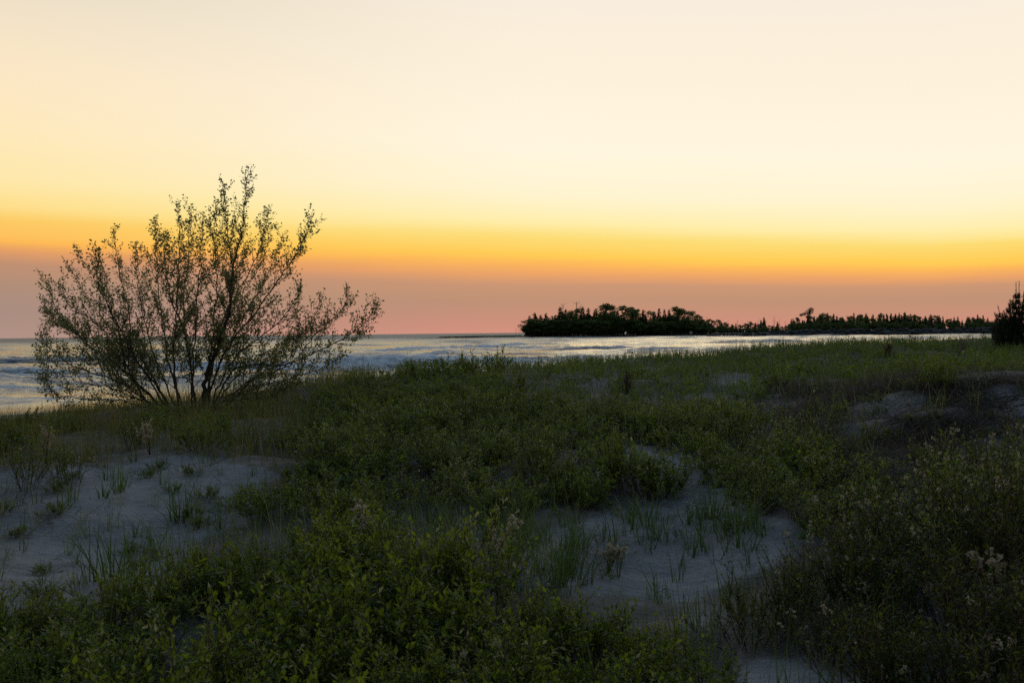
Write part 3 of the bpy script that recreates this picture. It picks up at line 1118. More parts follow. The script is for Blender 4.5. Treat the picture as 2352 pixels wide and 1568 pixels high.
# thin stretch between the point and the far forest
G2 = 'sparse trees between the wooded point and the far forest'
for px, ty, kd in ((1602, 722, 'b'), (1608, 728, 'c'), (1616, 733, 'b'), (1635, 737, 'c'), (1658, 739, 'c'), (1672, 743, 'b'), (1681, 745, 'b'), (1718, 744, 'c'), (1742, 744, 'b'), (1775, 746, 'c'), (1805, 747, 'b'), (1612, 730, 'c'), (1622, 738, 'b'), (1630, 732, 'b'), (1641, 736, 'b'), (1652, 734, 'b'), (1664, 740, 'b'), (1690, 742, 'c'), (1700, 745, 'b'), (1712, 742, 'b'), (1724, 738, 'b'),
                   (1735, 740, 'c'), (1748, 734, 'c'), (1755, 728, 'c'), (1766, 746, 'b'), (1786, 738, 'c'), (1797, 749, 'b'), (1812, 742, 'c')):
    far_tree(kd, px, random.uniform(612, 640), ty, 'small spruce in the sparse strip behind the end of the breakwater' if kd == 'c' else 'low scrubby tree in the sparse strip behind the end of the breakwater', G2, sc_xy=1.2 if kd == 'c' else 1.25)
for px, ty in ((1624, 728), (1648, 731), (1672, 735), (1683, 741), (1694, 733), (1706, 737), (1718, 734), (1742, 730), (1778, 726), (1790, 732), (1804, 736)):
    far_tree('s', px, random.uniform(612, 640), ty, 'bare grey dead trunk standing in the sparse strip of trees', 'dead trunks in the sparse strip', sc_xy=0.8)
for i in range(40):
    px = 1598 + i * 5.6 + random.uniform(-3, 3)
    far_tree('b', px, random.uniform(604, 612), 752 + random.uniform(-4, 6), 'low scrub bush behind the end of the breakwater', 'scrub bushes behind the breakwater', sc_xy=2.2, name='shore_bush')

# far forest
FX = [1816, 1840, 1880, 1905, 1945, 1960, 2000, 2040, 2060, 2085, 2110, 2130, 2160, 2200, 2235, 2260, 2290, 2420]
FY = [735, 728, 722, 721, 723, 718, 722, 718, 722, 716, 724, 720, 728, 729, 723, 724, 731, 734]
G3 = 'trees of the far forest behind the breakwater'
for i in range(150):
    px = 1818 + i * 3.9 + random.uniform(-3, 3)
    ty = np.interp(px, FX, FY) + random.uniform(-4, 13)
    kd = 'c' if random.random() < 0.8 else 'b'
    far_tree(kd, px, random.uniform(640, 720), ty, 'dark spruce in the long far forest behind the breakwater' if kd == 'c' else 'green broadleaf tree in the long far forest behind the breakwater', G3, base=2.0, sc_xy=random.uniform(0.8, 1.35))
for i in range(48):
    px = 1818 + i * 12 + random.uniform(-4, 4)
    far_tree('b', px, random.uniform(625, 640), 742 + random.uniform(-5, 4), 'low bush along the foot of the far forest', 'bushes at the foot of the far forest', base=2.0, sc_xy=2.0, name='shore_bush')
for px, ty, lb in ((1946, 722, 'dead tree poking out of the left part of the far forest'), (2224, 728, 'pale bare trunk at the front edge of the far forest'), (2136, 726, 'bare trunk in the middle of the far forest')):
    far_tree('s', px, 632, ty, lb, 'dead trees in the far forest', base=2.0)


def bent_pine():
    """flag-shaped pine standing out above the far forest"""
    p = at(1850, 746, 650)
    e = tag(empty('bent_pine', (p[0], 650, 2.0)), 'wind-bent pine with a flat one-sided crown rising above the far forest', 'tree')
    e.scale = (1.36, 1.36, 1.30)
    r_ = np.random.default_rng(5)
    tr = MB()
    path = np.array([(0, 0, 0), (0.4, 0, 3), (1.0, 0, 6.0), (1.6, 0, 8.2), (2.6, 0, 10.6)])
    tr.tube(catmull(path, 4), np.linspace(0.50, 0.20, 17), 6)
    obj('trunk', tr.mesh('trunk'), M['bark'], e)
    cr = MB()
    for c, s in (((2.6, 0, 10.7), 1.1), ((1.6, 0.3, 10.0), 1.1), ((0.4, -0.2, 9.2), 0.9), ((-0.9, 0, 8.6), 0.75), ((-1.9, 0.2, 8.3), 0.6), ((2.6, 0.3, 9.4), 0.8), ((1.5, 0, 8.6), 0.8), ((1.1, 0.1, 7.2), 0.7), ((1.7, -0.1, 7.6), 0.7), ((3.0, 0, 11.2), 0.7)):
        n = 130
        s = s * 1.2
        d = unit(r_.normal(size=(n, 3)))
        cr.leaves(np.array(c) + d * s * r_.random((n, 1)) ** 0.5 * [1.1, 1, 0.62], d, r_.normal(0, 1, d.shape), r_.uniform(0.3, 0.6, n), r_.uniform(0.16, 0.32, n), r_.random(n))
    obj('crown', cr.mesh('crown'), M['conifer'], e)


bent_pine()

# grass tufts on the spit
mb = MB()
n = 5000
xs = rng.uniform(-45, 6, n)
pp = np.column_stack([xs, 616 + rng.uniform(-1, 4, n), np.full(n, 0.5) + 0.5 * smooth(-66, -20, xs)])
mb.blades(pp, rng.uniform(0, 6.28, n), rng.uniform(0, 0.4, n), rng.uniform(0, 0.5, n), rng.uniform(0.3, 0.9, n), np.full(n, 0.12), rng.random(n), 1)
tag(obj('spit_grass', mb.mesh('spit_grass'), M['olive_grass']), 'dark grass growing along the low spit beside the wooded point', 'grass', kind='stuff')

# ------------------------------------------------------------------ poplar on the left


def zp(zx, zy, dy, Y=16.0):
    """poplar coordinates measured on the enlarged photograph"""
    return at(47 + zx * 0.402, 357.5 + zy * 0.402, Y + dy)


def build_poplar():
    base = at(47 + 985 * 0.402, 357.5 + 1440 * 0.402, 16.0)
    gz = H1(base[0], 16.0)
    root = tag(empty('poplar_tree', (base[0], 16.0, gz)), 'many-stemmed young poplar with small pale green leaves on the left dune edge', 'tree')
    off = np.array([base[0], 16.0, gz])
    r_ = np.random.default_rng(21)
    tw, lf = MB(), MB()
    LP, LD, LL = [], [], []
    # (points on the photograph, depth at base, depth at tip, base radius)
    stems = [
        ([(1040, 1440), (1065, 1250), (1150, 1030), (1205, 820), (1218, 620), (1265, 450), (1285, 240), (1300, 55)], 0, 0.1, 0.055),
        ([(1045, 1440), (1110, 1150), (1195, 850), (1205, 640), (1180, 400), (1150, 135)], 0.05, -0.5, 0.034),
        ([(905, 1400), (878, 1150), (893, 830), (905, 600), (905, 255)], -0.1, -0.4, 0.036),
        ([(1010, 1420), (962, 1150), (930, 850), (958, 560), (975, 275)], 0.1, 0.6, 0.034),
        ([(800, 1480), (690, 1360), (600, 1180), (560, 1010), (470, 790), (300, 500)], -0.2, -0.6, 0.042),
        ([(690, 1360), (615, 1180), (625, 950), (570, 700), (525, 405)], -0.3, 0.3, 0.026),
        ([(870, 1400), (730, 1250), (640, 1150), (450, 900), (242, 580)], 0.1, 0.9, 0.036),
        ([(1050, 1420), (1170, 1120), (1330, 910), (1490, 690), (1600, 520), (1672, 340)], 0.1, -0.5, 0.034),
        ([(1080, 1400), (1230, 1215), (1500, 1195), (1830, 1050), (1960, 960), (2052, 820)], -0.1, -0.7, 0.030),
        ([(1090, 1420), (1310, 1280), (1540, 1190), (1700, 1010), (1830, 880), (1880, 790)], 0.1, 0.8, 0.028),
        ([(830, 1400), (600, 1230), (380, 1080), (210, 880), (125, 670)], 0.1, 0.7, 0.030),
        ([(830, 1420), (560, 1300), (300, 1200), (180, 1110), (95, 1005)], -0.2, -0.9, 0.026),
        ([(800, 1420), (560, 1340), (330, 1290), (170, 1220), (85, 1140)], 0.2, 0.9, 0.020),
        ([(860, 1430), (600, 1410), (380, 1390), (200, 1350), (100, 1250)], -0.1, -0.6, 0.018),
        ([(930, 1400), (840, 1150), (800, 850), (775, 600), (770, 350)], 0.3, 1.0, 0.030),
        ([(980, 1400), (990, 1150), (1010, 850), (1030, 600), (1045, 335)], -0.2, -1.0, 0.028),
        ([(900, 1380), (760, 1130), (700, 900), (670, 700), (655, 495)], 0.2, 1.3, 0.026),
        ([(850, 1400), (670, 1170), (520, 900), (460, 700), (445, 530)], -0.2, -1.2, 0.026),
        ([(1060, 1400), (1140, 1170), (1290, 900), (1400, 700), (1520, 425)], 0.2, 1.1, 0.026),
        ([(1070, 1400), (1200, 1190), (1380, 1030), (1520, 900), (1615, 735)], -0.2, -1.1, 0.026),
        ([(1090, 1420), (1300, 1300), (1500, 1130), (1640, 980), (1735, 800)], 0.2, 0.6, 0.020),
        ([(820, 1410), (560, 1200), (360, 1020), (200, 960), (132, 890)], 0.2, 1.2, 0.020),
        ([(1000, 1400), (960, 1100), (860, 800), (830, 600), (832, 425)], -0.3, -1.3, 0.026),
        ([(870, 1400), (700, 1180), (480, 1000), (300, 850), (216, 720)], -0.2, -0.3, 0.024),
        ([(1100, 1420), (1330, 1330), (1560, 1270), (1750, 1200), (1850, 1130)], -0.2, -0.8, 0.018),
        ([(1100, 1440), (1250, 1390), (1380, 1380), (1500, 1330), (1600, 1250)], 0.0, -0.9, 0.014),
        ([(1050, 1400), (1130, 1000), (1290, 700), (1380, 500), (1416, 300)], 0.2, 0.7, 0.024),
        ([(1050, 1400), (1100, 1000), (1120, 700), (1110, 480), (1115, 240)], 0.1, 0.5, 0.026),
        ([(840, 1410), (650, 1290), (470, 1130), (330, 1020), (215, 930)], 0.3, 1.0, 0.018),
        ([(1080, 1410), (1260, 1230), (1440, 1100), (1600, 1020), (1780, 940)], 0.0, 0.2, 0.02),
    ]

    def leafy(path, n_l, size, start=0.15, spread=1.0):
        """leaves along a shoot"""
        seg = np.linalg.norm(np.diff(path, axis=0), axis=1)
        cum = np.concatenate([[0], np.cumsum(seg)])
        for t in np.linspace(start, 1.0, n_l):
            s = t * cum[-1]
            p = np.array([np.interp(s, cum, path[:, i]) for i in range(3)])
            i = min(np.searchsorted(cum, s), len(seg)) - 1
            d = unit(path[max(i, 0) + 1] - path[max(i, 0)])
            o_ = r_.normal(0, 1, 3)
            o_ = unit(o_ - d * (o_ @ d))
            LP.append(p + o_ * r_.uniform(0.006, 0.036))
            LD.append(d * 0.45 + o_ * 0.7 + r_.normal(0, 0.3 * spread, 3) + [0, 0, 0.12])
            LL.append(size * r_.uniform(0.6, 1.2))

    for pts, d0, d1, rad in stems:
        n = len(pts)
        P3 = np.array([zp(x, y, d0 + (d1 - d0) * (i / (n - 1))) for i, (x, y) in enumerate(pts)]) - off
        if pts[0][1] >= 1380:
            P3[0, 2] = min(P3[0, 2], H1(P3[0, 0] + off[0], P3[0, 1] + off[1]) - off[2] - 0.03)
        path = catmull(P3, 7)
        nn = len(path)
        t = np.linspace(0, 1, nn)
        path[1:-1] += r_.normal(0, 0.012, (nn - 2, 3))
        st = MB()
        st.tube(path, rad * (0.68 if rad > 0.05 else 0.46) * (1 - t) ** 1.1 + 0.003, 6)
        obj('stem', st.mesh('stem'), M['bark'], root)
        total = np.linalg.norm(np.diff(path, axis=0), axis=1).sum()
        leafy(path[int(nn * 0.62):], int(total * 24), 0.044, 0.0)
        # side branches
        nb = int(total * 11)
        for b in range(nb):
            tt = 0.13 + 0.85 * (b + r_.random()) / nb
            i = int(tt * (nn - 1))
            p0 = path[i]
            d = unit(path[min(i + 1, nn - 1)] - path[max(i - 1, 0)])
            side = r_.normal(0, 1, 3)
            side = unit(side - d * (side @ d))
            ln = min(total * 0.32, 0.85) * (1.05 - tt) ** 0.95 * r_.uniform(0.35, 1.0) + 0.05
            d2 = unit(d * 0.72 + side * 0.74 + [0, 0, 0.12])
            m1 = p0 + d2 * ln * 0.5 + r_.normal(0, 0.012, 3)
            p2 = m1 + unit(d2 + [0, 0, 0.7] + d * 0.2) * ln * 0.5
            bp = catmull([p0, m1, p2], 4)
            tw.tube(bp, np.linspace(0.0055 * min(1, ln / 0.5) + 0.002, 0.0016, len(bp)), 4)
            leafy(bp, int(ln * 25) + 3, 0.043)
            for _ in range(int(ln * 9) + 1):
                u = r_.uniform(0.25, 0.95)
                q0 = bp[int(u * (len(bp) - 1))]
                sd_ = unit(r_.normal(0, 1, 3))
                l3 = r_.uniform(0.07, 0.24)
                q1 = q0 + unit(d2 + sd_ * 0.7 + [0, 0, 0.6]) * l3
                tw.tube(np.array([q0, (q0 + q1) / 2 + [0, 0, -0.01], q1]), np.array([0.0026, 0.002, 0.0014]), 3)
                leafy(np.array([q0, q1]), int(l3 * 30) + 2, 0.042, 0.3)
    LPa, LDa = np.array(LP), np.array(LD)
    LLa = np.array(LL)
    keep = LPa[:, 2] > 0.03
    LPa, LDa, LLa = LPa[keep], LDa[keep], LLa[keep]
    lf.leaves(LPa, LDa, r_.normal(0, 1, LPa.shape) + [0, -0.3, 0.5], LLa, LLa * r_.uniform(0.6, 0.82, len(LLa)), r_.random(len(LLa)))
    tag(obj('twigs', tw.mesh('twigs'), M['twig'], root), kind='stuff')
    tag(obj('foliage', lf.mesh('foliage'), M['poplar'], root), kind='stuff')
    print('poplar leaves', len(LLa))


build_poplar()

# ------------------------------------------------------------------ young pine at the right edge


def build_pine():
    Yp = 26.5
    b0 = at(2335, 812, Yp)
    gz = H1(b0[0], Yp)
    root = tag(empty('young_pine', (b0[0], Yp, gz)), 'dark bushy young pine with upright candles at the right edge on the dune crest', 'tree')
    r_ = np.random.default_rng(31)
    off = np.array([b0[0], Yp, gz])
    tr, nd, br = MB(), MB(), MB()
    NP, ND, NL = [], [], []

    def shoot(p0, p1, n, ln=0.06):
        d = unit(p1 - p0)
        t = r_.random(n)[:, None]
        NP.append(p0 + (p1 - p0) * t)
        NDd = d * r_.uniform(0.5, 1.2, (n, 1)) + r_.normal(0, 0.42, (n, 3))
        ND.append(NDd)
        NL.append(r_.uniform(0.7, 1.3, n) * ln)

    # leaders: (top pixel, base pixel x, dy)
    leaders = [((2334, 648), 2333, 0.0), ((2341, 645), 2340, 0.15), ((2292, 702), 2300, -0.2), ((2306, 712), 2310, 0.1), ((2320, 690), 2322, -0.1), ((2352, 668), 2350, -0.2), ((2372, 690), 2365, 0.2), ((2395, 705), 2380, 0.0), ((2283, 735), 2295, 0.2)]
    for (tx, ty), bx, dy in leaders:
        top = at(tx, ty, Yp + dy) - off
        bot = at(bx, 830, Yp + dy) - off
        bot[:2] *= 0.4
        bot[2] = min(bot[2], 0.0)
        path = catmull([bot, bot * 0.55 + top * 0.45 + r_.normal(0, 0.01, 3), top], 8)
        tr.tube(path, np.linspace(0.03, 0.006, len(path)), 5)
        H = top[2]
        shoot(path[-6], path[-1], 80, 0.05)
        for lvl in np.linspace(0.06, 0.86, 15):
            for _ in range(7):
                a = r_.uniform(0, 6.28)
                i = int(lvl * (len(path) - 1))
                p0 = path[i]
                ln = (0.50 * (1 - lvl) ** 0.8 + 0.07) * r_.uniform(0.55, 1.1)
                d = np.array([math.cos(a), math.sin(a), 0.35])
                p1 = p0 + d * ln * 0.65
                p2 = p1 + np.array([d[0] * 0.25, d[1] * 0.25, 0.9]) * ln * 0.42
                br.tube(np.array([p0, p1, p2]), np.array([0.008, 0.005, 0.003]), 3)
                shoot(p0 + (p1 - p0) * 0.3, p1, 34)
                shoot(p1, p2, 46)
    NP, ND, NL = np.vstack(NP), np.vstack(ND), np.concatenate(NL)
    nd.leaves(NP, ND, r_.normal(0, 1, NP.shape), NL, np.full(len(NL), 0.0065), r_.random(len(NL)))
    obj('trunk', tr.mesh('trunk'), M['bark'], root)
    tag(obj('branches', br.mesh('branches'), M['bark'], root), kind='stuff')
    tag(obj('foliage', nd.mesh('foliage'), M['needle'], root), kind='stuff')


build_pine()

# ------------------------------------------------------------------ dune plants: prototypes


def shrub(seed, n_stem, h, spread, leaf, wid, n_tw, n_lf, fluff=0, detail=True, lean=0.9):
    """low willow: stems, leaves, seed fluff as three quad sets"""
    r_ = np.random.default_rng(seed)
    st, lf, fl = MB(), MB(), MB()
    LP, LD = [], []
    FP = []
    for s in range(n_stem):
        a = r_.uniform(0, 6.28)
        ln = h * r_.uniform(0.65, 1.12)
        th = abs(r_.normal(0, 0.42)) * lean + 0.05
        p0 = np.array([math.cos(a), math.sin(a), 0]) * r_.uniform(0, spread * 0.45) + [0, 0, -0.03]
        d = np.array([math.cos(a) * math.sin(th), math.sin(a) * math.sin(th), math.cos(th)])
        p1 = p0 + d * ln * 0.5 + r_.normal(0, 0.02, 3)
        p2 = p1 + unit(d + [0, 0, 0.35] + r_.normal(0, 0.15, 3)) * ln * 0.5
        path = catmull([p0, p1, p2], 4)
        if detail:
            st.tube(path, np.linspace(0.0042, 0.0015, len(path)), 4)
        shoots = [path]
        for _ in range(n_tw):
            u = r_.uniform(0.25, 0.9)
            q0 = path[int(u * (len(path) - 1))]
            l2 = ln * r_.uniform(0.18, 0.42)
            q1 = q0 + unit(d + r_.normal(0, 0.6, 3) + [0, 0, 0.4]) * l2
            sh = np.array([q0, (q0 + q1) / 2 + r_.normal(0, 0.008, 3), q1])
            if detail:
                st.tube(sh, np.array([0.0024, 0.0018, 0.0012]), 3)
            shoots.append(sh)
        for j, sh in enumerate(shoots):
            n = n_lf if j else int(n_lf * 1.4)
            t = np.linspace(0.30 if j == 0 else 0.12, 1, n)
            ii = t * (len(sh) - 1)
            i0 = np.minimum(ii.astype(int), len(sh) - 2)
            f = (ii - i0)[:, None]
            p = sh[i0] * (1 - f) + sh[i0 + 1] * f
            dd = unit(sh[i0 + 1] - sh[i0])
            ph = np.arange(n) * 2.4 + r_.uniform(0, 6)
            x = unit(np.cross(dd, [0.3, 0.2, 1.0]) + 1e-6)
            y = np.cross(dd, x)
            side = x * np.cos(ph)[:, None] + y * np.sin(ph)[:, None]
            LP.append(p)
            LD.append(dd * 0.75 + side * r_.uniform(0.4, 0.9, (n, 1)) + r_.normal(0, 0.12, (n, 3)))
            if fluff and r_.random() < fluff:
                m = r_.integers(2, 5)
                for q in range(m):
                    FP.append(sh[-1] * (1 - 0.22 * q / m) + sh[0] * (0.22 * q / m) + r_.normal(0, 0.012, 3))
    LP, LD = np.vstack(LP), np.vstack(LD)
    n = len(LP)
    L = leaf * r_.uniform(0.4, 1.35, n)
    nn = unit(LD)
    up = np.array([0, 0, 1.0]) + r_.normal(0, 0.45, (n, 3))
    clump = r_.random()
    lf.leaves(LP, LD, up, L, L * wid * r_.uniform(0.8, 1.2, n), np.clip(r_.normal(0.46, 0.27, n), 0, 1))
    if FP:
        for c in FP:
            m = 9
            d = unit(r_.normal(size=(m, 3)))
            fl.leaves(c + d * 0.003, d, r_.normal(0, 1, d.shape), r_.uniform(0.006, 0.013, m), r_.uniform(0.006, 0.010, m), r_.random(m))
    return st, lf, fl


def tuft(seed, n, h, spread, wid, curl=0.9, dry=0.12):
    r_ = np.random.default_rng(seed)
    mb = MB()
    a = r_.uniform(0, 6.28, n)
    rr = spread * np.sqrt(r_.random(n))
    p = np.column_stack([np.cos(a) * rr, np.sin(a) * rr, np.full(n, -0.02)])
    azm = a + r_.normal(0, 0.7, n)
    t = np.clip(r_.normal(0.35, 0.17, n), 0, 0.78)
    t = np.where(r_.random(n) < dry, r_.uniform(0.82, 1, n), t)
    mb.blades(p, azm, np.abs(r_.normal(0.14, 0.2, n)), np.abs(r_.normal(0.6, 0.55, n)) * curl, h * r_.uniform(0.5, 1.15, n), np.full(n, wid) * r_.uniform(0.7, 1.2, n), t, 4, r_.normal(0, 0.5, n))
    return mb


SHRUBS = {}


def reg(kind, variants, name, leafmat):
    L = []
    for v in variants:
        st, lf, fl = shrub(**v)
        L.append((st.mesh('stems'), lf.mesh('foliage'), fl.mesh('seed_fluff') if fl.n else None))
    SHRUBS[kind] = (L, name, leafmat)


reg('bright', [dict(seed=100 + i, n_stem=17, h=0.52, spread=0.36, leaf=0.042, wid=0.48, n_tw=6, n_lf=10, fluff=0.0 if i else 0.03, lean=1.25) for i in range(4)], 'willow_shrub', M['willow'])
reg('ridge', [dict(seed=120 + i, n_stem=20, h=0.44, spread=0.44, leaf=0.041, wid=0.42, n_tw=6, n_lf=10, fluff=0.02 if i == 1 else 0.0, lean=1.55) for i in range(4)], 'ridge_shrub', M['dark_willow'])
reg('fluffy_mound', [dict(seed=160 + i, n_stem=20, h=0.50, spread=0.34, leaf=0.029, wid=0.32, n_tw=6, n_lf=9, fluff=0.038, lean=1.0) for i in range(4)], 'seeding_shrub', M['shaded_mound_willow'])
reg('fluffy', [dict(seed=140 + i, n_stem=17, h=0.50, spread=0.30, leaf=0.029, wid=0.34, n_tw=6, n_lf=8, fluff=0.085, lean=1.0) for i in range(4)], 'seeding_shrub', M['dark_willow'])
reg('seedy', [dict(seed=180 + i, n_stem=17, h=0.50, spread=0.30, leaf=0.032, wid=0.34, n_tw=6, n_lf=8, fluff=0.30, lean=1.0) for i in range(3)], 'seeding_shrub', M['dark_willow'])
TUFTS = [tuft(200 + i, *a) for i, a in enumerate([(26, 0.40, 0.06, 0.0095), (14, 0.34, 0.05, 0.0095), (40, 0.46, 0.10, 0.0095), (9, 0.30, 0.05, 0.0095), (20, 0.36, 0.09, 0.0095), (6, 0.38, 0.05, 0.0095), (60, 0.40, 0.16, 0.0095)])]
TUFT_ME = [t.mesh('grass_tuft') for t in TUFTS]
for me in TUFT_ME:
    me.materials.append(M['grass'])
DRY = [tuft(230 + i, n, h, s, 0.005, 1.2, 0.75) for i, (n, h, s) in enumerate([(24, 0.34, 0.08), (16, 0.28, 0.1)])]
for t in DRY:
    TUFT_ME.append(t.mesh('dry_tuft'))
    TUFT_ME[-1].materials.append(M['grass'])

count = {}


def put_shrub(kind, x, y, sc, label, group=None, v=None, flat=1.0, cat='shrub'):
    L, name, lm = SHRUBS[kind]
    i = random.randrange(len(L)) if v is None else v
    z = H1(x, y)
    e = tag(empty(name, (x, y, z), random.uniform(0, 6.28)), label, cat, group)
    e.scale = (sc, sc, sc * flat)
    st, lf, fl = L[i]
    tag(obj('stems', st, M['twig'], e), kind='stuff')
    tag(obj('foliage', lf, lm, e), kind='stuff')
    if fl is not None:
        tag(obj('seed_fluff', fl, M['fluff'], e), kind='stuff')
    count[kind] = count.get(kind, 0) + 1
    return e


def scatter(poly, Y0, Y1, spacing, seed, jitter=0.45, use_bare=True, need=0.5):
    """ground points whose picture position falls into the outline"""
    r_ = np.random.default_rng(seed)
    ys = np.arange(Y0, Y1, spacing)
    pts = []
    for y in ys:
        xs = np.arange(-0.62 * y - 1, 0.62 * y + 1, spacing)
        pts.append(np.column_stack([xs + r_.uniform(-jitter, jitter, len(xs)) * spacing, y + r_.uniform(-jitter, jitter, len(xs)) * spacing]))
    p = np.vstack(pts)
    z = height(p[:, 0], p[:, 1])
    px, py = proj(np.column_stack([p, z]))
    k_ = inside(px, py, poly)
    if use_bare:
        k_ &= bare(px + r_.normal(0, 8, len(px)), py + r_.normal(0, 5, len(px))) > need * r_.random(len(px)) + 0.001 + (0.0 if need < 1 else 0)
    return p[k_], px[k_], py[k_]


# ---- foreground willows (bright, bottom centre and left)
FRONT_POLY = [(600, 1500), (700, 1440), (860, 1400), (960, 1370), (1080, 1380), (1180, 1430), (1260, 1480), (1440, 1500), (1620, 1520), (1680, 1800), (1600, 2300), (300, 2300), (380, 1680), (520, 1600)]
pts, px, py = scatter(FRONT_POLY, 2.3, 6.4, 0.255, 1)
for (x, y), a, b in zip(pts, px, py):
    put_shrub('bright' if random.random() < 0.72 else ('ridge' if random.random() < 0.7 else 'fluffy'), x, y, random.uniform(0.55, 1.05) * (0.9 if b > 1600 else 1.0) * (0.72 if a > 1250 else 1.0), 'leafy green shrub in the ' + ('left part of the bottom centre clump' if a < 800 else 'high middle of the bottom centre clump' if a < 1200 else 'right part of the bottom centre clump'), 'shrubs of the bottom centre clump')
LEFT_POLY = [(-150, 1480), (60, 1450), (250, 1430), (330, 1400), (420, 1420), (380, 1450), (365, 1580), (280, 1720), (120, 1640), (-200, 1700)]
pts, px, py = scatter(LEFT_POLY, 3.0, 7.0, 0.24, 2, use_bare=False)
for (x, y), a, b in zip(pts, px, py):
    put_shrub('ridge', x, y, random.uniform(0.45, 0.8), 'leafy willow in the darker clump at the bottom left, below the bare sand', 'willows in the bottom left clump')
MIDL_POLY = [(390, 1400), (440, 1330), (560, 1300), (720, 1270), (860, 1270), (960, 1360), (840, 1420), (700, 1460), (590, 1500), (520, 1450), (440, 1425)]
pts, px, py = scatter(MIDL_POLY, 5, 8.5, 0.25, 3, use_bare=False)
for (x, y), a, b in zip(pts, px, py):
    put_shrub('bright' if random.random() < 0.45 else 'ridge', x, y, random.uniform(0.45, 0.78), 'leafy willow at the right rim of the left sand hollow', 'willows at the rim of the left sand hollow')

# ---- right hand mound
MOUND_POLY = [(2480, 1110), (2352, 1120), (2230, 1145), (2100, 1195), (1990, 1265), (1890, 1345), (1750, 1400), (1640, 1450), (1680, 1540), (1990, 1580), (2050, 1900), (2480, 1900)]
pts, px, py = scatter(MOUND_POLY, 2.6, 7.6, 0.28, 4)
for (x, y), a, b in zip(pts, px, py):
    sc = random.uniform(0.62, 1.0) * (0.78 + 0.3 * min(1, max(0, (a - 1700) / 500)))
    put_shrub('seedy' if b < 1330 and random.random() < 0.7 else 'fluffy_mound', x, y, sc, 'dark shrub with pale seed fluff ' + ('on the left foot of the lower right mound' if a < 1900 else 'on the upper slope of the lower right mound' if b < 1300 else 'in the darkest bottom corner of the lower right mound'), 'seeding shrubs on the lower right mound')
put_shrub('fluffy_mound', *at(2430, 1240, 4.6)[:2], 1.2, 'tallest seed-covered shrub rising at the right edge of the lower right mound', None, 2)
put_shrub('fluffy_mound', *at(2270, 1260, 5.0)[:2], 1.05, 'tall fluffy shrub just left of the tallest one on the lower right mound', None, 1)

# ---- middle ridge
RIDGE_POLY = [(560, 1130), (640, 1080), (690, 1010), (710, 945), (760, 900), (850, 878), (980, 858), (1130, 854), (1160, 900), (1300, 940), (1480, 960), (1700, 975), (1850, 1010), (1900, 1080), (1880, 1180), (1700, 1150),
              (1560, 1140), (1400, 1170), (1200, 1180), (1050, 1180), (900, 1200), (560, 1210)]
pts, px, py = scatter(RIDGE_POLY, 7, 19, 0.39, 5)
order = np.argsort(pts[:, 1])
pts, px, py = pts[order], px[order], py[order]
NEAR = 205
for (x, y), a, b in zip(pts[:NEAR], px[:NEAR], py[:NEAR]):
    fl = (b > 960 and random.random() < 0.22)
    if fl:
        put_shrub('fluffy', x, y, random.uniform(0.7, 1.0), 'shrub dotted with pale fluff among the green shrubs of the ' + ('left' if a < 1150 else 'right') + ' half of the ridge', 'fluffy shrubs among the ridge shrubs', flat=0.85)
    else:
        put_shrub('ridge', x, y, random.uniform(0.6, 1.2), 'low dark green shrub ' + ('on the left flank of the middle ridge' if a < 900 else 'on the face of the middle ridge' if a < 1350 else 'on the middle ridge above the centre sand hollow' if a < 1700 else 'on the right end of the middle ridge'), 'low shrubs covering the middle ridge', flat=0.72)
far_pts = pts[NEAR:]
extra, _, _ = scatter([(1160, 835), (1480, 825), (1700, 812), (1960, 785), (2400, 775), (2400, 870), (2050, 880), (1800, 900), (1700, 960), (1480, 960), (1300, 940)], 12, 32, 0.62, 6)
low = [shrub(seed=300 + i, n_stem=11, h=0.40, spread=0.42, leaf=0.052, wid=0.46, n_tw=3, n_lf=7, detail=False, lean=1.5)[1].arrays() for i in range(4)]
mb = MB()
for x, y in np.vstack([far_pts, extra]):
    v, q, t = low[random.randrange(4)]
    s = random.uniform(0.55, 1.15) * (1.0 if y < 18 else 0.75)
    a = random.uniform(0, 6.28)
    c_, s_ = math.cos(a), math.sin(a)
    vv = np.column_stack([v[:, 0] * c_ - v[:, 1] * s_, v[:, 0] * s_ + v[:, 1] * c_, v[:, 2] * 0.8]) * s
    mb.add(vv + [x, y, H1(x, y)], q, np.clip(t + random.uniform(-0.3, 0.3), 0, 1))
tag(obj('low_shrubbery', mb.mesh('low_shrubbery'), M['dark_willow']), 'mass of small dark green shrubs on the back of the ridge and dunes', 'shrubbery', kind='stuff')

# dark low cover between the centre hollow and the eroded bank
pts, px, py = scatter([(1640, 1130), (1760, 1080), (1900, 1010), (2000, 1090), (2060, 1150), (1960, 1240), (1860, 1240), (1760, 1190)], 6.3, 11, 0.34, 75, use_bare=False)
for (x, y), a, b in zip(pts, px, py):
    put_shrub('fluffy' if random.random() < 0.35 else 'ridge', x, y, random.uniform(0.45, 0.8), 'low dark shrub in the dip between the centre sand hollow and the eroded bank', 'shrubs in the dip below the eroded bank', flat=0.85)
# little plants holding on to the eroded bank
pts, px, py = scatter([(1900, 940), (2050, 885), (2270, 872), (2480, 885), (2480, 1010), (2130, 1080), (1930, 1080)], 8, 15, 0.50, 77, use_bare=False)
for x, y in pts:
    put_shrub('fluffy' if random.random() < 0.3 else 'ridge', x, y, random.uniform(0.22, 0.5), 'small plant holding on to the bare face of the eroded bank', 'little plants on the eroded bank', flat=0.7, cat='plant')
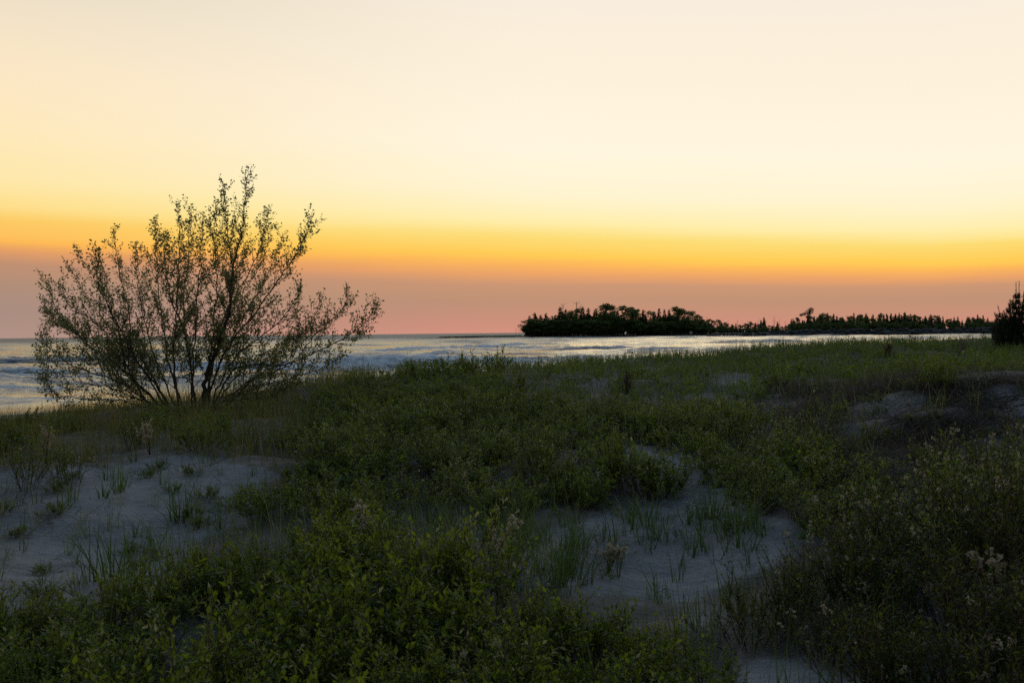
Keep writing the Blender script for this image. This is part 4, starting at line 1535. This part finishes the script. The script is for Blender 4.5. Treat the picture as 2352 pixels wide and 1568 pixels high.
# scattered shrubs in the grass band under the poplar
pts, px, py = scatter([(-100, 985), (160, 985), (420, 960), (700, 930), (720, 1010), (620, 1060), (330, 1045), (-100, 1085)], 9.5, 17.5, 0.95, 76, use_bare=False)
for (x, y), a, b in zip(pts, px, py):
    put_shrub('fluffy' if random.random() < 0.3 else 'ridge', x, y, random.uniform(0.5, 0.95), 'low shrub scattered in the olive grass between the poplar and the left sand hollow', 'shrubs in the grass band under the poplar', flat=0.8)
# shrubs that stand out
for px_, py_, Y_, kind, sc, v, lab in [
    (1030, 872, 17.0, 'bright', 0.78, 1, 'leafy shrub second from the left in the row on the ridge top against the water'),
    (1085, 868, 17.4, 'bright', 0.86, 2, 'leafy shrub with upright shoots standing highest on the ridge top against the water'),
    (1130, 868, 17.6, 'bright', 0.90, 0, 'rightmost leafy shrub on the ridge top with tall upright shoots against the water'),
    (960, 876, 16.8, 'bright', 0.70, 3, 'leafy shrub at the left end of the row on the ridge top against the water'),
    (1420, 1100, 8.8, 'ridge', 1.05, 0, 'round dark green shrub alone on the sand below the ridge, left of a similar one'),
    (1510, 1125, 8.3, 'ridge', 0.95, 2, 'round dark green shrub with bare sand on both sides in the centre hollow'),
    (1615, 1085, 9.0, 'ridge', 0.8, 1, 'small dark shrub on the sand right of the round one in the centre hollow'),
    (2155, 965, 11.0, 'bright', 0.62, 1, 'small bright yellow-green shrub growing on the eroded bank at right'),
    (1890, 1020, 9.9, 'fluffy', 0.95, 3, 'pale flowering shrub standing at the foot of the eroded bank'),
    (2010, 1075, 9.2, 'fluffy', 0.7, 1, 'small pale shrub on the sand in front of the eroded bank'),
    (60, 1135, 8.9, 'fluffy', 0.85, 0, 'pale fluffy shrub at the upper left corner of the left sand hollow'),
    (160, 1125, 9.0, 'fluffy', 0.75, 2, 'pale fluffy shrub second from the left at the top of the left sand hollow'),
    (1180, 1190, 7.7, 'ridge', 0.7, 3, 'small dark shrub at the upper left rim of the centre sand hollow'),
    (1340, 1160, 8.0, 'ridge', 0.75, 1, 'small dark shrub at the upper rim of the centre sand hollow'),
]:
    p = at(px_, py_, Y_)
    put_shrub(kind, p[0], p[1], sc, lab, None, v)


def plume(px_, py_, Y_, lean_x, length, label):
    """single branch thick with cream seed fluff"""
    p = at(px_, py_, Y_)
    z = H1(p[0], p[1])
    e = tag(empty('seeding_branch', (p[0], p[1], z)), label, 'plant')
    r_ = np.random.default_rng(int(px_))
    st, fl, lf = MB(), MB(), MB()
    for k_ in range(3):
        top = np.array([lean_x + r_.normal(0, 0.07), r_.normal(0, 0.08), length * r_.uniform(0.75, 1.05)])
        path = catmull([np.array([0, 0, -0.03]), top * [0.4, 0.4, 0.55], top], 6)
        st.tube(path, np.linspace(0.005, 0.002, len(path)), 4)
        for t in np.linspace(0.5, 1, 26):
            c = path[min(int(t * (len(path) - 1)), len(path) - 1)] + r_.normal(0, 0.016, 3)
            m = 12
            d = unit(r_.normal(size=(m, 3)))
            fl.leaves(c, d, r_.normal(0, 1, d.shape), r_.uniform(0.010, 0.022, m), r_.uniform(0.009, 0.016, m), r_.random(m))
        n = 16
        ii = r_.integers(2, len(path) - 1, n)
        lf.leaves(path[ii], r_.normal(0, 0.6, (n, 3)) + [0, 0, 0.4], r_.normal(0, 0.4, (n, 3)) + [0, 0, 1], np.full(n, 0.04), np.full(n, 0.013), r_.random(n))
    tag(obj('stems', st.mesh('stems'), M['twig'], e), kind='stuff')
    tag(obj('foliage', lf.mesh('foliage'), M['dark_willow'], e), kind='stuff')
    tag(obj('seed_fluff', fl.mesh('seed_fluff'), M['fluff'], e), kind='stuff')


plume(885, 1300, 6.2, -0.16, 0.42, 'cream seed-covered branch leaning left above the bottom centre clump')
plume(1125, 1300, 6.0, 0.08, 0.42, 'cream seed-covered branch leaning right beside the centre sand hollow')
plume(1395, 1290, 6.4, 0.02, 0.20, 'short cream seed head among the grass blades of the centre sand hollow')
plume(2290, 1330, 4.4, -0.10, 0.45, 'cream seed-covered branch hanging on the dark lower right mound')
plume(345, 1060, 10.3, -0.05, 0.34, 'pale seed head standing in the grass above the left sand hollow')
plume(105, 1085, 9.8, 0.03, 0.36, 'pale seed head at the far left in the grass band')


def bare_bush(px_, py_, Y_, h, mat, label, leaves=None):
    p = at(px_, py_, Y_)
    e = tag(empty('bare_bush', (p[0], p[1], H1(p[0], p[1]))), label, 'shrub')
    r_ = np.random.default_rng(int(px_) + 1)
    st, lf = MB(), MB()
    for k_ in range(22):
        a = r_.uniform(0, 6.28)
        th = abs(r_.normal(0, 0.4))
        d = np.array([math.cos(a) * math.sin(th), math.sin(a) * math.sin(th), math.cos(th)])
        ln = h * r_.uniform(0.6, 1.1)
        path = catmull([[0, 0, -0.03], d * ln * 0.5, d * ln + [0, 0, 0.06]], 4)
        st.tube(path, np.linspace(0.006, 0.0025, len(path)), 4)
        for _ in range(6):
            q0 = path[r_.integers(2, len(path))]
            q1 = q0 + unit(d + r_.normal(0, 0.6, 3)) * ln * 0.25
            st.tube(np.array([q0, (q0 + q1) / 2, q1]), np.array([0.003, 0.0025, 0.002]), 3)
            if leaves:
                n = 8
                lf.leaves(q0 + (q1 - q0) * r_.random((n, 1)), r_.normal(0, 1, (n, 3)) + [0, 0, 0.4], r_.normal(0, 1, (n, 3)), np.full(n, 0.04), np.full(n, 0.018), r_.random(n))
    tag(obj('stems', st.mesh('stems'), mat, e), kind='stuff')
    if leaves:
        tag(obj('foliage', lf.mesh('foliage'), leaves, e), kind='stuff')


bare_bush(1440, 905, 14.5, 0.30, M['twig'], 'leafless dark twiggy bush standing on the dune behind the middle ridge')
bare_bush(2040, 835, 23.0, 0.26, M['twig'], 'small rust-brown withered bush on the right dune crest', M['rust'])
bare_bush(2215, 830, 23.5, 0.5, M['dead'], 'pale leafless bush right of the rust-red one on the right dune')

# ------------------------------------------------------------------ grass
# tufts one can tell apart on the bare sand
G4 = 'grass tufts on the left sand hollow'
for px_, py_, Y_, v, s, lab in [
    (262, 1330, 6.3, 6, 1.15, 'largest dark grass tuft on the left sand hollow above the bottom left clump'),
    (275, 1160, 8.6, 0, 0.95, 'upright grass tuft with a dry brown foot in the upper left sand hollow'),
    (415, 1195, 7.9, 2, 0.95, 'broad grass tuft in the middle of the upper left sand hollow'),
    (505, 1200, 7.6, 1, 0.8, 'small grass tuft at the right side of the left sand hollow'),
    (365, 1240, 7.3, 4, 0.75, 'leafy green tuft above the willow at the right rim of the left sand hollow'),
    (1305, 1335, 6.2, 2, 0.95, 'dense upright grass tuft at the left side of the centre sand hollow'),
    (1690, 1240, 6.9, 6, 0.95, 'broad bright grass tuft at the right side of the centre sand hollow'),
    (1640, 1190, 7.4, 2, 0.85, 'grass tuft behind the broad bright one in the centre sand hollow'),
]:
    p = at(px_, py_, Y_)
    o = tag(obj('grass_tuft', TUFT_ME[v], None, None, (p[0], p[1], H1(p[0], p[1]))), lab, 'grass tuft')
    o.scale = (s, s, s)
    o.rotation_euler = (0, 0, random.uniform(0, 6))


def tufts_in(poly, Y0, Y1, spacing, seed, vs_, s0, s1, label, group, limit=None):
    pts, px, py = scatter(poly, Y0, Y1, spacing, seed, use_bare=False)
    if limit and len(pts) > limit:
        pts = pts[np.random.default_rng(seed).permutation(len(pts))[:limit]]
    if not len(pts):
        return
    zz = height(pts[:, 0], pts[:, 1])
    for (x, y), z in zip(pts, zz):
        o = tag(obj('grass_tuft', TUFT_ME[random.choice(vs_)], None, None, (x, y, z)), label, 'grass tuft', group)
        s = random.uniform(s0, s1)
        o.scale = (s, s, s * random.uniform(0.85, 1.1))
        o.rotation_euler = (random.gauss(0, 0.08), random.gauss(0, 0.08), random.uniform(0, 6.28))


pts, px, py = scatter(SAND_ZONES[0][0], 6, 11, 0.62, 71, use_bare=False)
pts = pts[np.random.default_rng(7).permutation(len(pts))[:22]]
for x, y in pts:
    put_shrub('ridge', x, y, random.uniform(0.22, 0.42), 'small creeping green plant on the open sand of the left hollow', 'creeping plants on the left sand hollow', flat=0.7, cat='plant')
tufts_in(SAND_ZONES[0][0], 6, 11, 0.36, 11, [1, 3, 5, 4, 3, 7, 8], 0.5, 0.9, 'small sparse grass tuft on the left sand hollow', G4, 105)
tufts_in([(1120, 1330), (1190, 1220), (1330, 1200), (1420, 1240), (1420, 1350), (1300, 1390), (1150, 1380)], 5.4, 8, 0.165, 12, [1, 4, 3, 0, 5], 0.6, 0.95, 'green grass tuft at the left side of the centre sand hollow', 'grass at the left side of the centre hollow', 105)
tufts_in([(1430, 1170), (1560, 1180), (1700, 1190), (1790, 1200), (1760, 1270), (1600, 1280), (1450, 1260)], 6, 8, 0.165, 13, [0, 1, 4, 3, 5], 0.55, 0.9, 'green grass tuft at the back of the centre sand hollow', 'grass at the back of the centre hollow', 110)
tufts_in([(1400, 1270), (1800, 1280), (1650, 1400), (1420, 1400)], 5, 7, 0.30, 14, [3, 5, 5], 0.6, 0.85, 'thin few-bladed grass tuft on the open sand of the centre hollow', 'thin tufts on the open centre sand', 26)
tufts_in([(900, 1190), (1200, 1180), (1230, 1260), (1000, 1290), (880, 1260)], 6, 9, 0.27, 15, [0, 1, 2, 4], 0.6, 0.9, 'green grass tuft between the middle ridge and the bottom centre clump', 'grass between the ridge and the bottom centre clump', 52)
tufts_in([(1560, 1440), (1750, 1360), (1900, 1300), (1990, 1330), (1800, 1450), (1650, 1520)], 4.4, 6.6, 0.25, 16, [0, 1, 4, 7, 8], 0.6, 0.9, 'grass tuft along the left foot of the lower right mound', 'grass along the foot of the lower right mound', 44)

# grass nobody could count


def grass_field(name, poly_list, Y0, Y1, dens, seed, L0, L1, wd, mat, label, tm, ts, dry, seg=2, floor=0.0, curl=0.7, need=1.0):
    r_ = np.random.default_rng(seed)
    area = 0.62 * (Y1 ** 2 - Y0 ** 2)
    n = int(area * dens)
    y = np.sqrt(r_.uniform(Y0 ** 2, Y1 ** 2, n))
    x = y * r_.uniform(-0.62, 0.62, n)
    # gather into clumps
    cl = fbm(x * 2.6 + seed, y * 2.6, 2)
    k_ = r_.random(n) < np.clip(0.5 + 0.95 * cl, 0.05, 1)
    x, y = x[k_], y[k_]
    z = height(x, y)
    px, py = proj(np.column_stack([x, y, z]))
    k_ = np.zeros(len(x), bool)
    for pl in poly_list:
        k_ |= inside(px + r_.normal(0, 9, len(px)), py + r_.normal(0, 4, len(px)), pl)
    c = np.maximum(bare(px + r_.normal(0, 10, len(px)), py + r_.normal(0, 6, len(px))), floor)
    k_ &= r_.random(len(x)) < c ** need
    x, y, z = x[k_], y[k_], z[k_]
    n = len(x)
    t = np.clip(r_.normal(tm, ts, n) + 0.30 * fbm(x * 0.55, y * 0.4, 3), 0, 0.84)
    t = np.where(r_.random(n) < dry, r_.uniform(0.8, 1, n), t)
    mb = MB()
    mb.blades(np.column_stack([x, y, z - 0.01]), r_.uniform(0, 6.28, n), np.abs(r_.normal(0.12, 0.18, n)), np.abs(r_.normal(0.5, 0.4, n)) * curl,
              r_.uniform(L0, L1, n) * (1 + 0.25 * fbm(x * 1.1 + 9, y * 1.1, 2)), np.full(n, wd) * (0.8 + y / 40), t, seg, r_.normal(0, 0.6, n))
    print(name, n)
    tag(obj(name, mb.mesh(name), mat), label, 'grass', kind='stuff')


BAND = [(-150, 925), (160, 930), (430, 915), (700, 880), (860, 850), (860, 960), (700, 1010), (640, 1090), (330, 1060), (-150, 1100)]
grass_field('olive_grass', [BAND], 9, 19.5, 430, 51, 0.12, 0.42, 0.006, M['olive_grass'], 'dense olive dune grass around the foot of the poplar', 0.28, 0.24, 0.14)
DUNES = [(1120, 820), (1480, 812), (1700, 800), (1960, 770), (2100, 765), (2500, 765), (2500, 880), (2250, 868), (2060, 880), (1900, 905), (1780, 905), (1700, 970), (1480, 965), (1300, 950), (1160, 905)]
grass_field('dune_grass', [DUNES], 12, 32.5, 240, 52, 0.10, 0.36, 0.007, M['grass'], 'green marram grass covering the dunes on the right', 0.42, 0.2, 0.08)
RDG = [(560, 1210), (640, 1080), (700, 960), (760, 870), (980, 830), (1150, 825), (1300, 940), (1700, 970), (1900, 1020), (1900, 1180), (1560, 1150), (1200, 1190), (900, 1210)]
grass_field('ridge_grass', [RDG], 7.2, 19.5, 130, 53, 0.16, 0.40, 0.006, M['olive_grass'], 'thin olive grass growing between the shrubs of the middle ridge', 0.35, 0.2, 0.12)
FORE = [(400, 1250), (900, 1200), (1250, 1230), (1250, 1420), (1600, 1480), (1900, 1290), (2352, 1100), (2352, 1700), (-50, 1700), (-50, 1430), (250, 1390)]
grass_field('undergrowth_grass', [FORE], 3.0, 8.0, 420, 54, 0.16, 0.40, 0.005, M['grass'], 'fine grass growing through the foreground shrubs', 0.35, 0.2, 0.14, 3)


def litter(name, polys, Y0, Y1, dens, seed, label, up=0.12):
    """dead blades lying on the sand"""
    r_ = np.random.default_rng(seed)
    n = int(0.62 * (Y1 ** 2 - Y0 ** 2) * dens)
    y = np.sqrt(r_.uniform(Y0 ** 2, Y1 ** 2, n))
    x = y * r_.uniform(-0.62, 0.62, n)
    k_ = r_.random(n) < np.clip((0.5 if dens > 1000 else 0.25) + 1.0 * fbm(x * 1.7 + seed, y * 1.7, 3), 0.03, 1)
    x, y = x[k_], y[k_]
    z = height(x, y)
    px, py = proj(np.column_stack([x, y, z]))
    k_ = np.zeros(len(x), bool)
    for pl in polys:
        k_ |= inside(px + r_.normal(0, 14, len(px)), py + r_.normal(0, 6, len(px)), pl)
    x, y, z = x[k_], y[k_], z[k_]
    n = len(x)
    mb = MB()
    az_ = np.where(r_.random(n) < 0.6, r_.normal(-0.5, 0.6, n), r_.uniform(0, 6.28, n)) + math.pi * r_.integers(0, 2, n)
    lean = np.clip(r_.normal(1.35, up, n), 0.5, 1.5)
    mb.blades(np.column_stack([x, y, z + 0.012]), az_, lean, np.clip(r_.normal(0.1, 0.25, n), -0.3, 0.5), r_.uniform(0.10, 0.32, n), np.full(n, 0.0075), r_.random(n), 2, r_.normal(0, 0.8, n))
    print(name, n)
    tag(obj(name, mb.mesh(name), M['thatch']), label, 'plant litter', kind='stuff')


grass_field('bank_grass', [[(1780, 890), (2050, 880), (2480, 880), (2480, 1020), (2100, 1110), (1880, 1100)]], 8.5, 17, 150, 56, 0.12, 0.30, 0.007, M['grass'], 'thin grass scattered over the eroded bank at right', 0.35, 0.2, 0.35, 3, floor=0.6)
BANK = [(1760, 885), (1920, 890), (2040, 880), (2270, 866), (2480, 885), (2480, 1010), (2330, 1030), (2100, 1120), (1900, 1130), (1880, 1020), (1780, 970)]
litter('dead_grass', [[(1860, 1000), (2040, 930), (2200, 960), (2120, 1120), (1880, 1130)], [(1760, 880), (1920, 885), (2040, 875), (2270, 862), (2480, 872), (2480, 892), (2100, 905), (1780, 915)]], 7.5, 17, 2200, 61, 'matted dead brown grass and rootlets over the eroded bank at right', 0.3)
litter('bank_litter', [BANK], 7.5, 17, 3400, 63, 'thin scatter of dead rootlets over the bare face of the eroded bank', 0.3)
litter('sand_litter', [SAND_ZONES[0][0], SAND_ZONES[1][0], (SAND_ZONES[4][0])], 4, 11, 190, 62, 'scattered dry stalks lying on the bare sand', 0.12)


def root_tangle(px_, py_, Y_, n, length, seed, label):
    p = at(px_, py_, Y_)
    gz = H1(p[0], p[1])
    e_ = MB()
    r_ = np.random.default_rng(seed)
    for i in range(n):
        a = r_.uniform(-1.2, 1.2) + math.pi * r_.integers(0, 2)
        x0, y0 = p[0] + r_.normal(0, length * 0.5), p[1] + r_.normal(0, length * 0.3)
        L = length * r_.uniform(0.4, 1.3)
        t = np.linspace(0, 1, 9)
        xs = x0 + np.cos(a) * L * t + np.cumsum(r_.normal(0, 0.035, 9))
        ys = y0 + np.sin(a) * L * t + np.cumsum(r_.normal(0, 0.035, 9))
        zs = height(xs, ys) + 0.02 + np.abs(np.sin(t * math.pi * r_.uniform(1, 2))) * r_.uniform(0.0, 0.09)
        e_.tube(np.column_stack([xs - p[0], ys - p[1], zs - gz]), np.linspace(r_.uniform(0.002, 0.005), 0.0015, 9), 4)
    tag(obj('root_tangle', e_.mesh('root_tangle'), M['root'], None, (p[0], p[1], gz)), label, 'roots', 'dark root tangles on the eroded bank')


root_tangle(2230, 915, 10.7, 64, 0.55, 1, 'dark bare roots trailing over the top of the eroded bank')
root_tangle(2345, 950, 9.9, 64, 0.5, 2, 'dark bare roots at the right edge of the eroded bank')
root_tangle(2120, 1010, 9.4, 64, 0.5, 3, 'dark bare roots over the middle of the eroded bank')
root_tangle(1990, 1040, 9.3, 44, 0.5, 4, 'dark bare roots at the left foot of the eroded bank')
root_tangle(1860, 905, 14.2, 44, 0.6, 5, 'dark bare roots under the overhanging rim of the small sand hollow at right')


def fallen(px_, py_, Y_, dx, dy, r0, label, mat):
    p = at(px_, py_, Y_)
    gz = H1(p[0], p[1])
    t = np.linspace(0, 1, 12)
    r_ = np.random.default_rng(int(px_))
    xs, ys = p[0] + dx * t, p[1] + dy * t + 0.05 * np.sin(t * 4)
    zs = height(xs, ys) + 0.02 + 0.16 * np.sin(t * math.pi)
    mb = MB()
    P_ = np.column_stack([xs - p[0], ys - p[1], zs - gz])
    mb.tube(P_, np.linspace(r0, r0 * 0.3, 12), 5)
    for i in range(5):
        q = P_[r_.integers(3, 11)]
        mb.tube(np.array([q, q + r_.normal(0, 0.06, 3) + [0, 0, 0.03], q + r_.normal(0, 0.1, 3) + [0, 0, 0.09]]), np.array([r0 * 0.4, r0 * 0.3, r0 * 0.2]), 4)
    tag(obj('fallen_twig', mb.mesh('fallen_twig'), mat, None, (p[0], p[1], gz)), label, 'twig')


fallen(2130, 1560, 3.9, 0.5, 0.25, 0.006, 'pale dead twig arching over the lower right mound', M['dead'])
fallen(1960, 1180, 7.0, 0.9, -0.5, 0.006, 'dark twig arching out of the eroded bank above the lower right mound', M['root'])
fallen(20, 1450, 5.3, 0.42, 0.1, 0.004, 'dark twig arching over the bottom left clump', M['root'])
fallen(1900, 1590, 3.9, 0.35, 0.3, 0.005, 'pale dead twig lying on the sand patch at the bottom right', M['dead'])

print('shrubs', count)
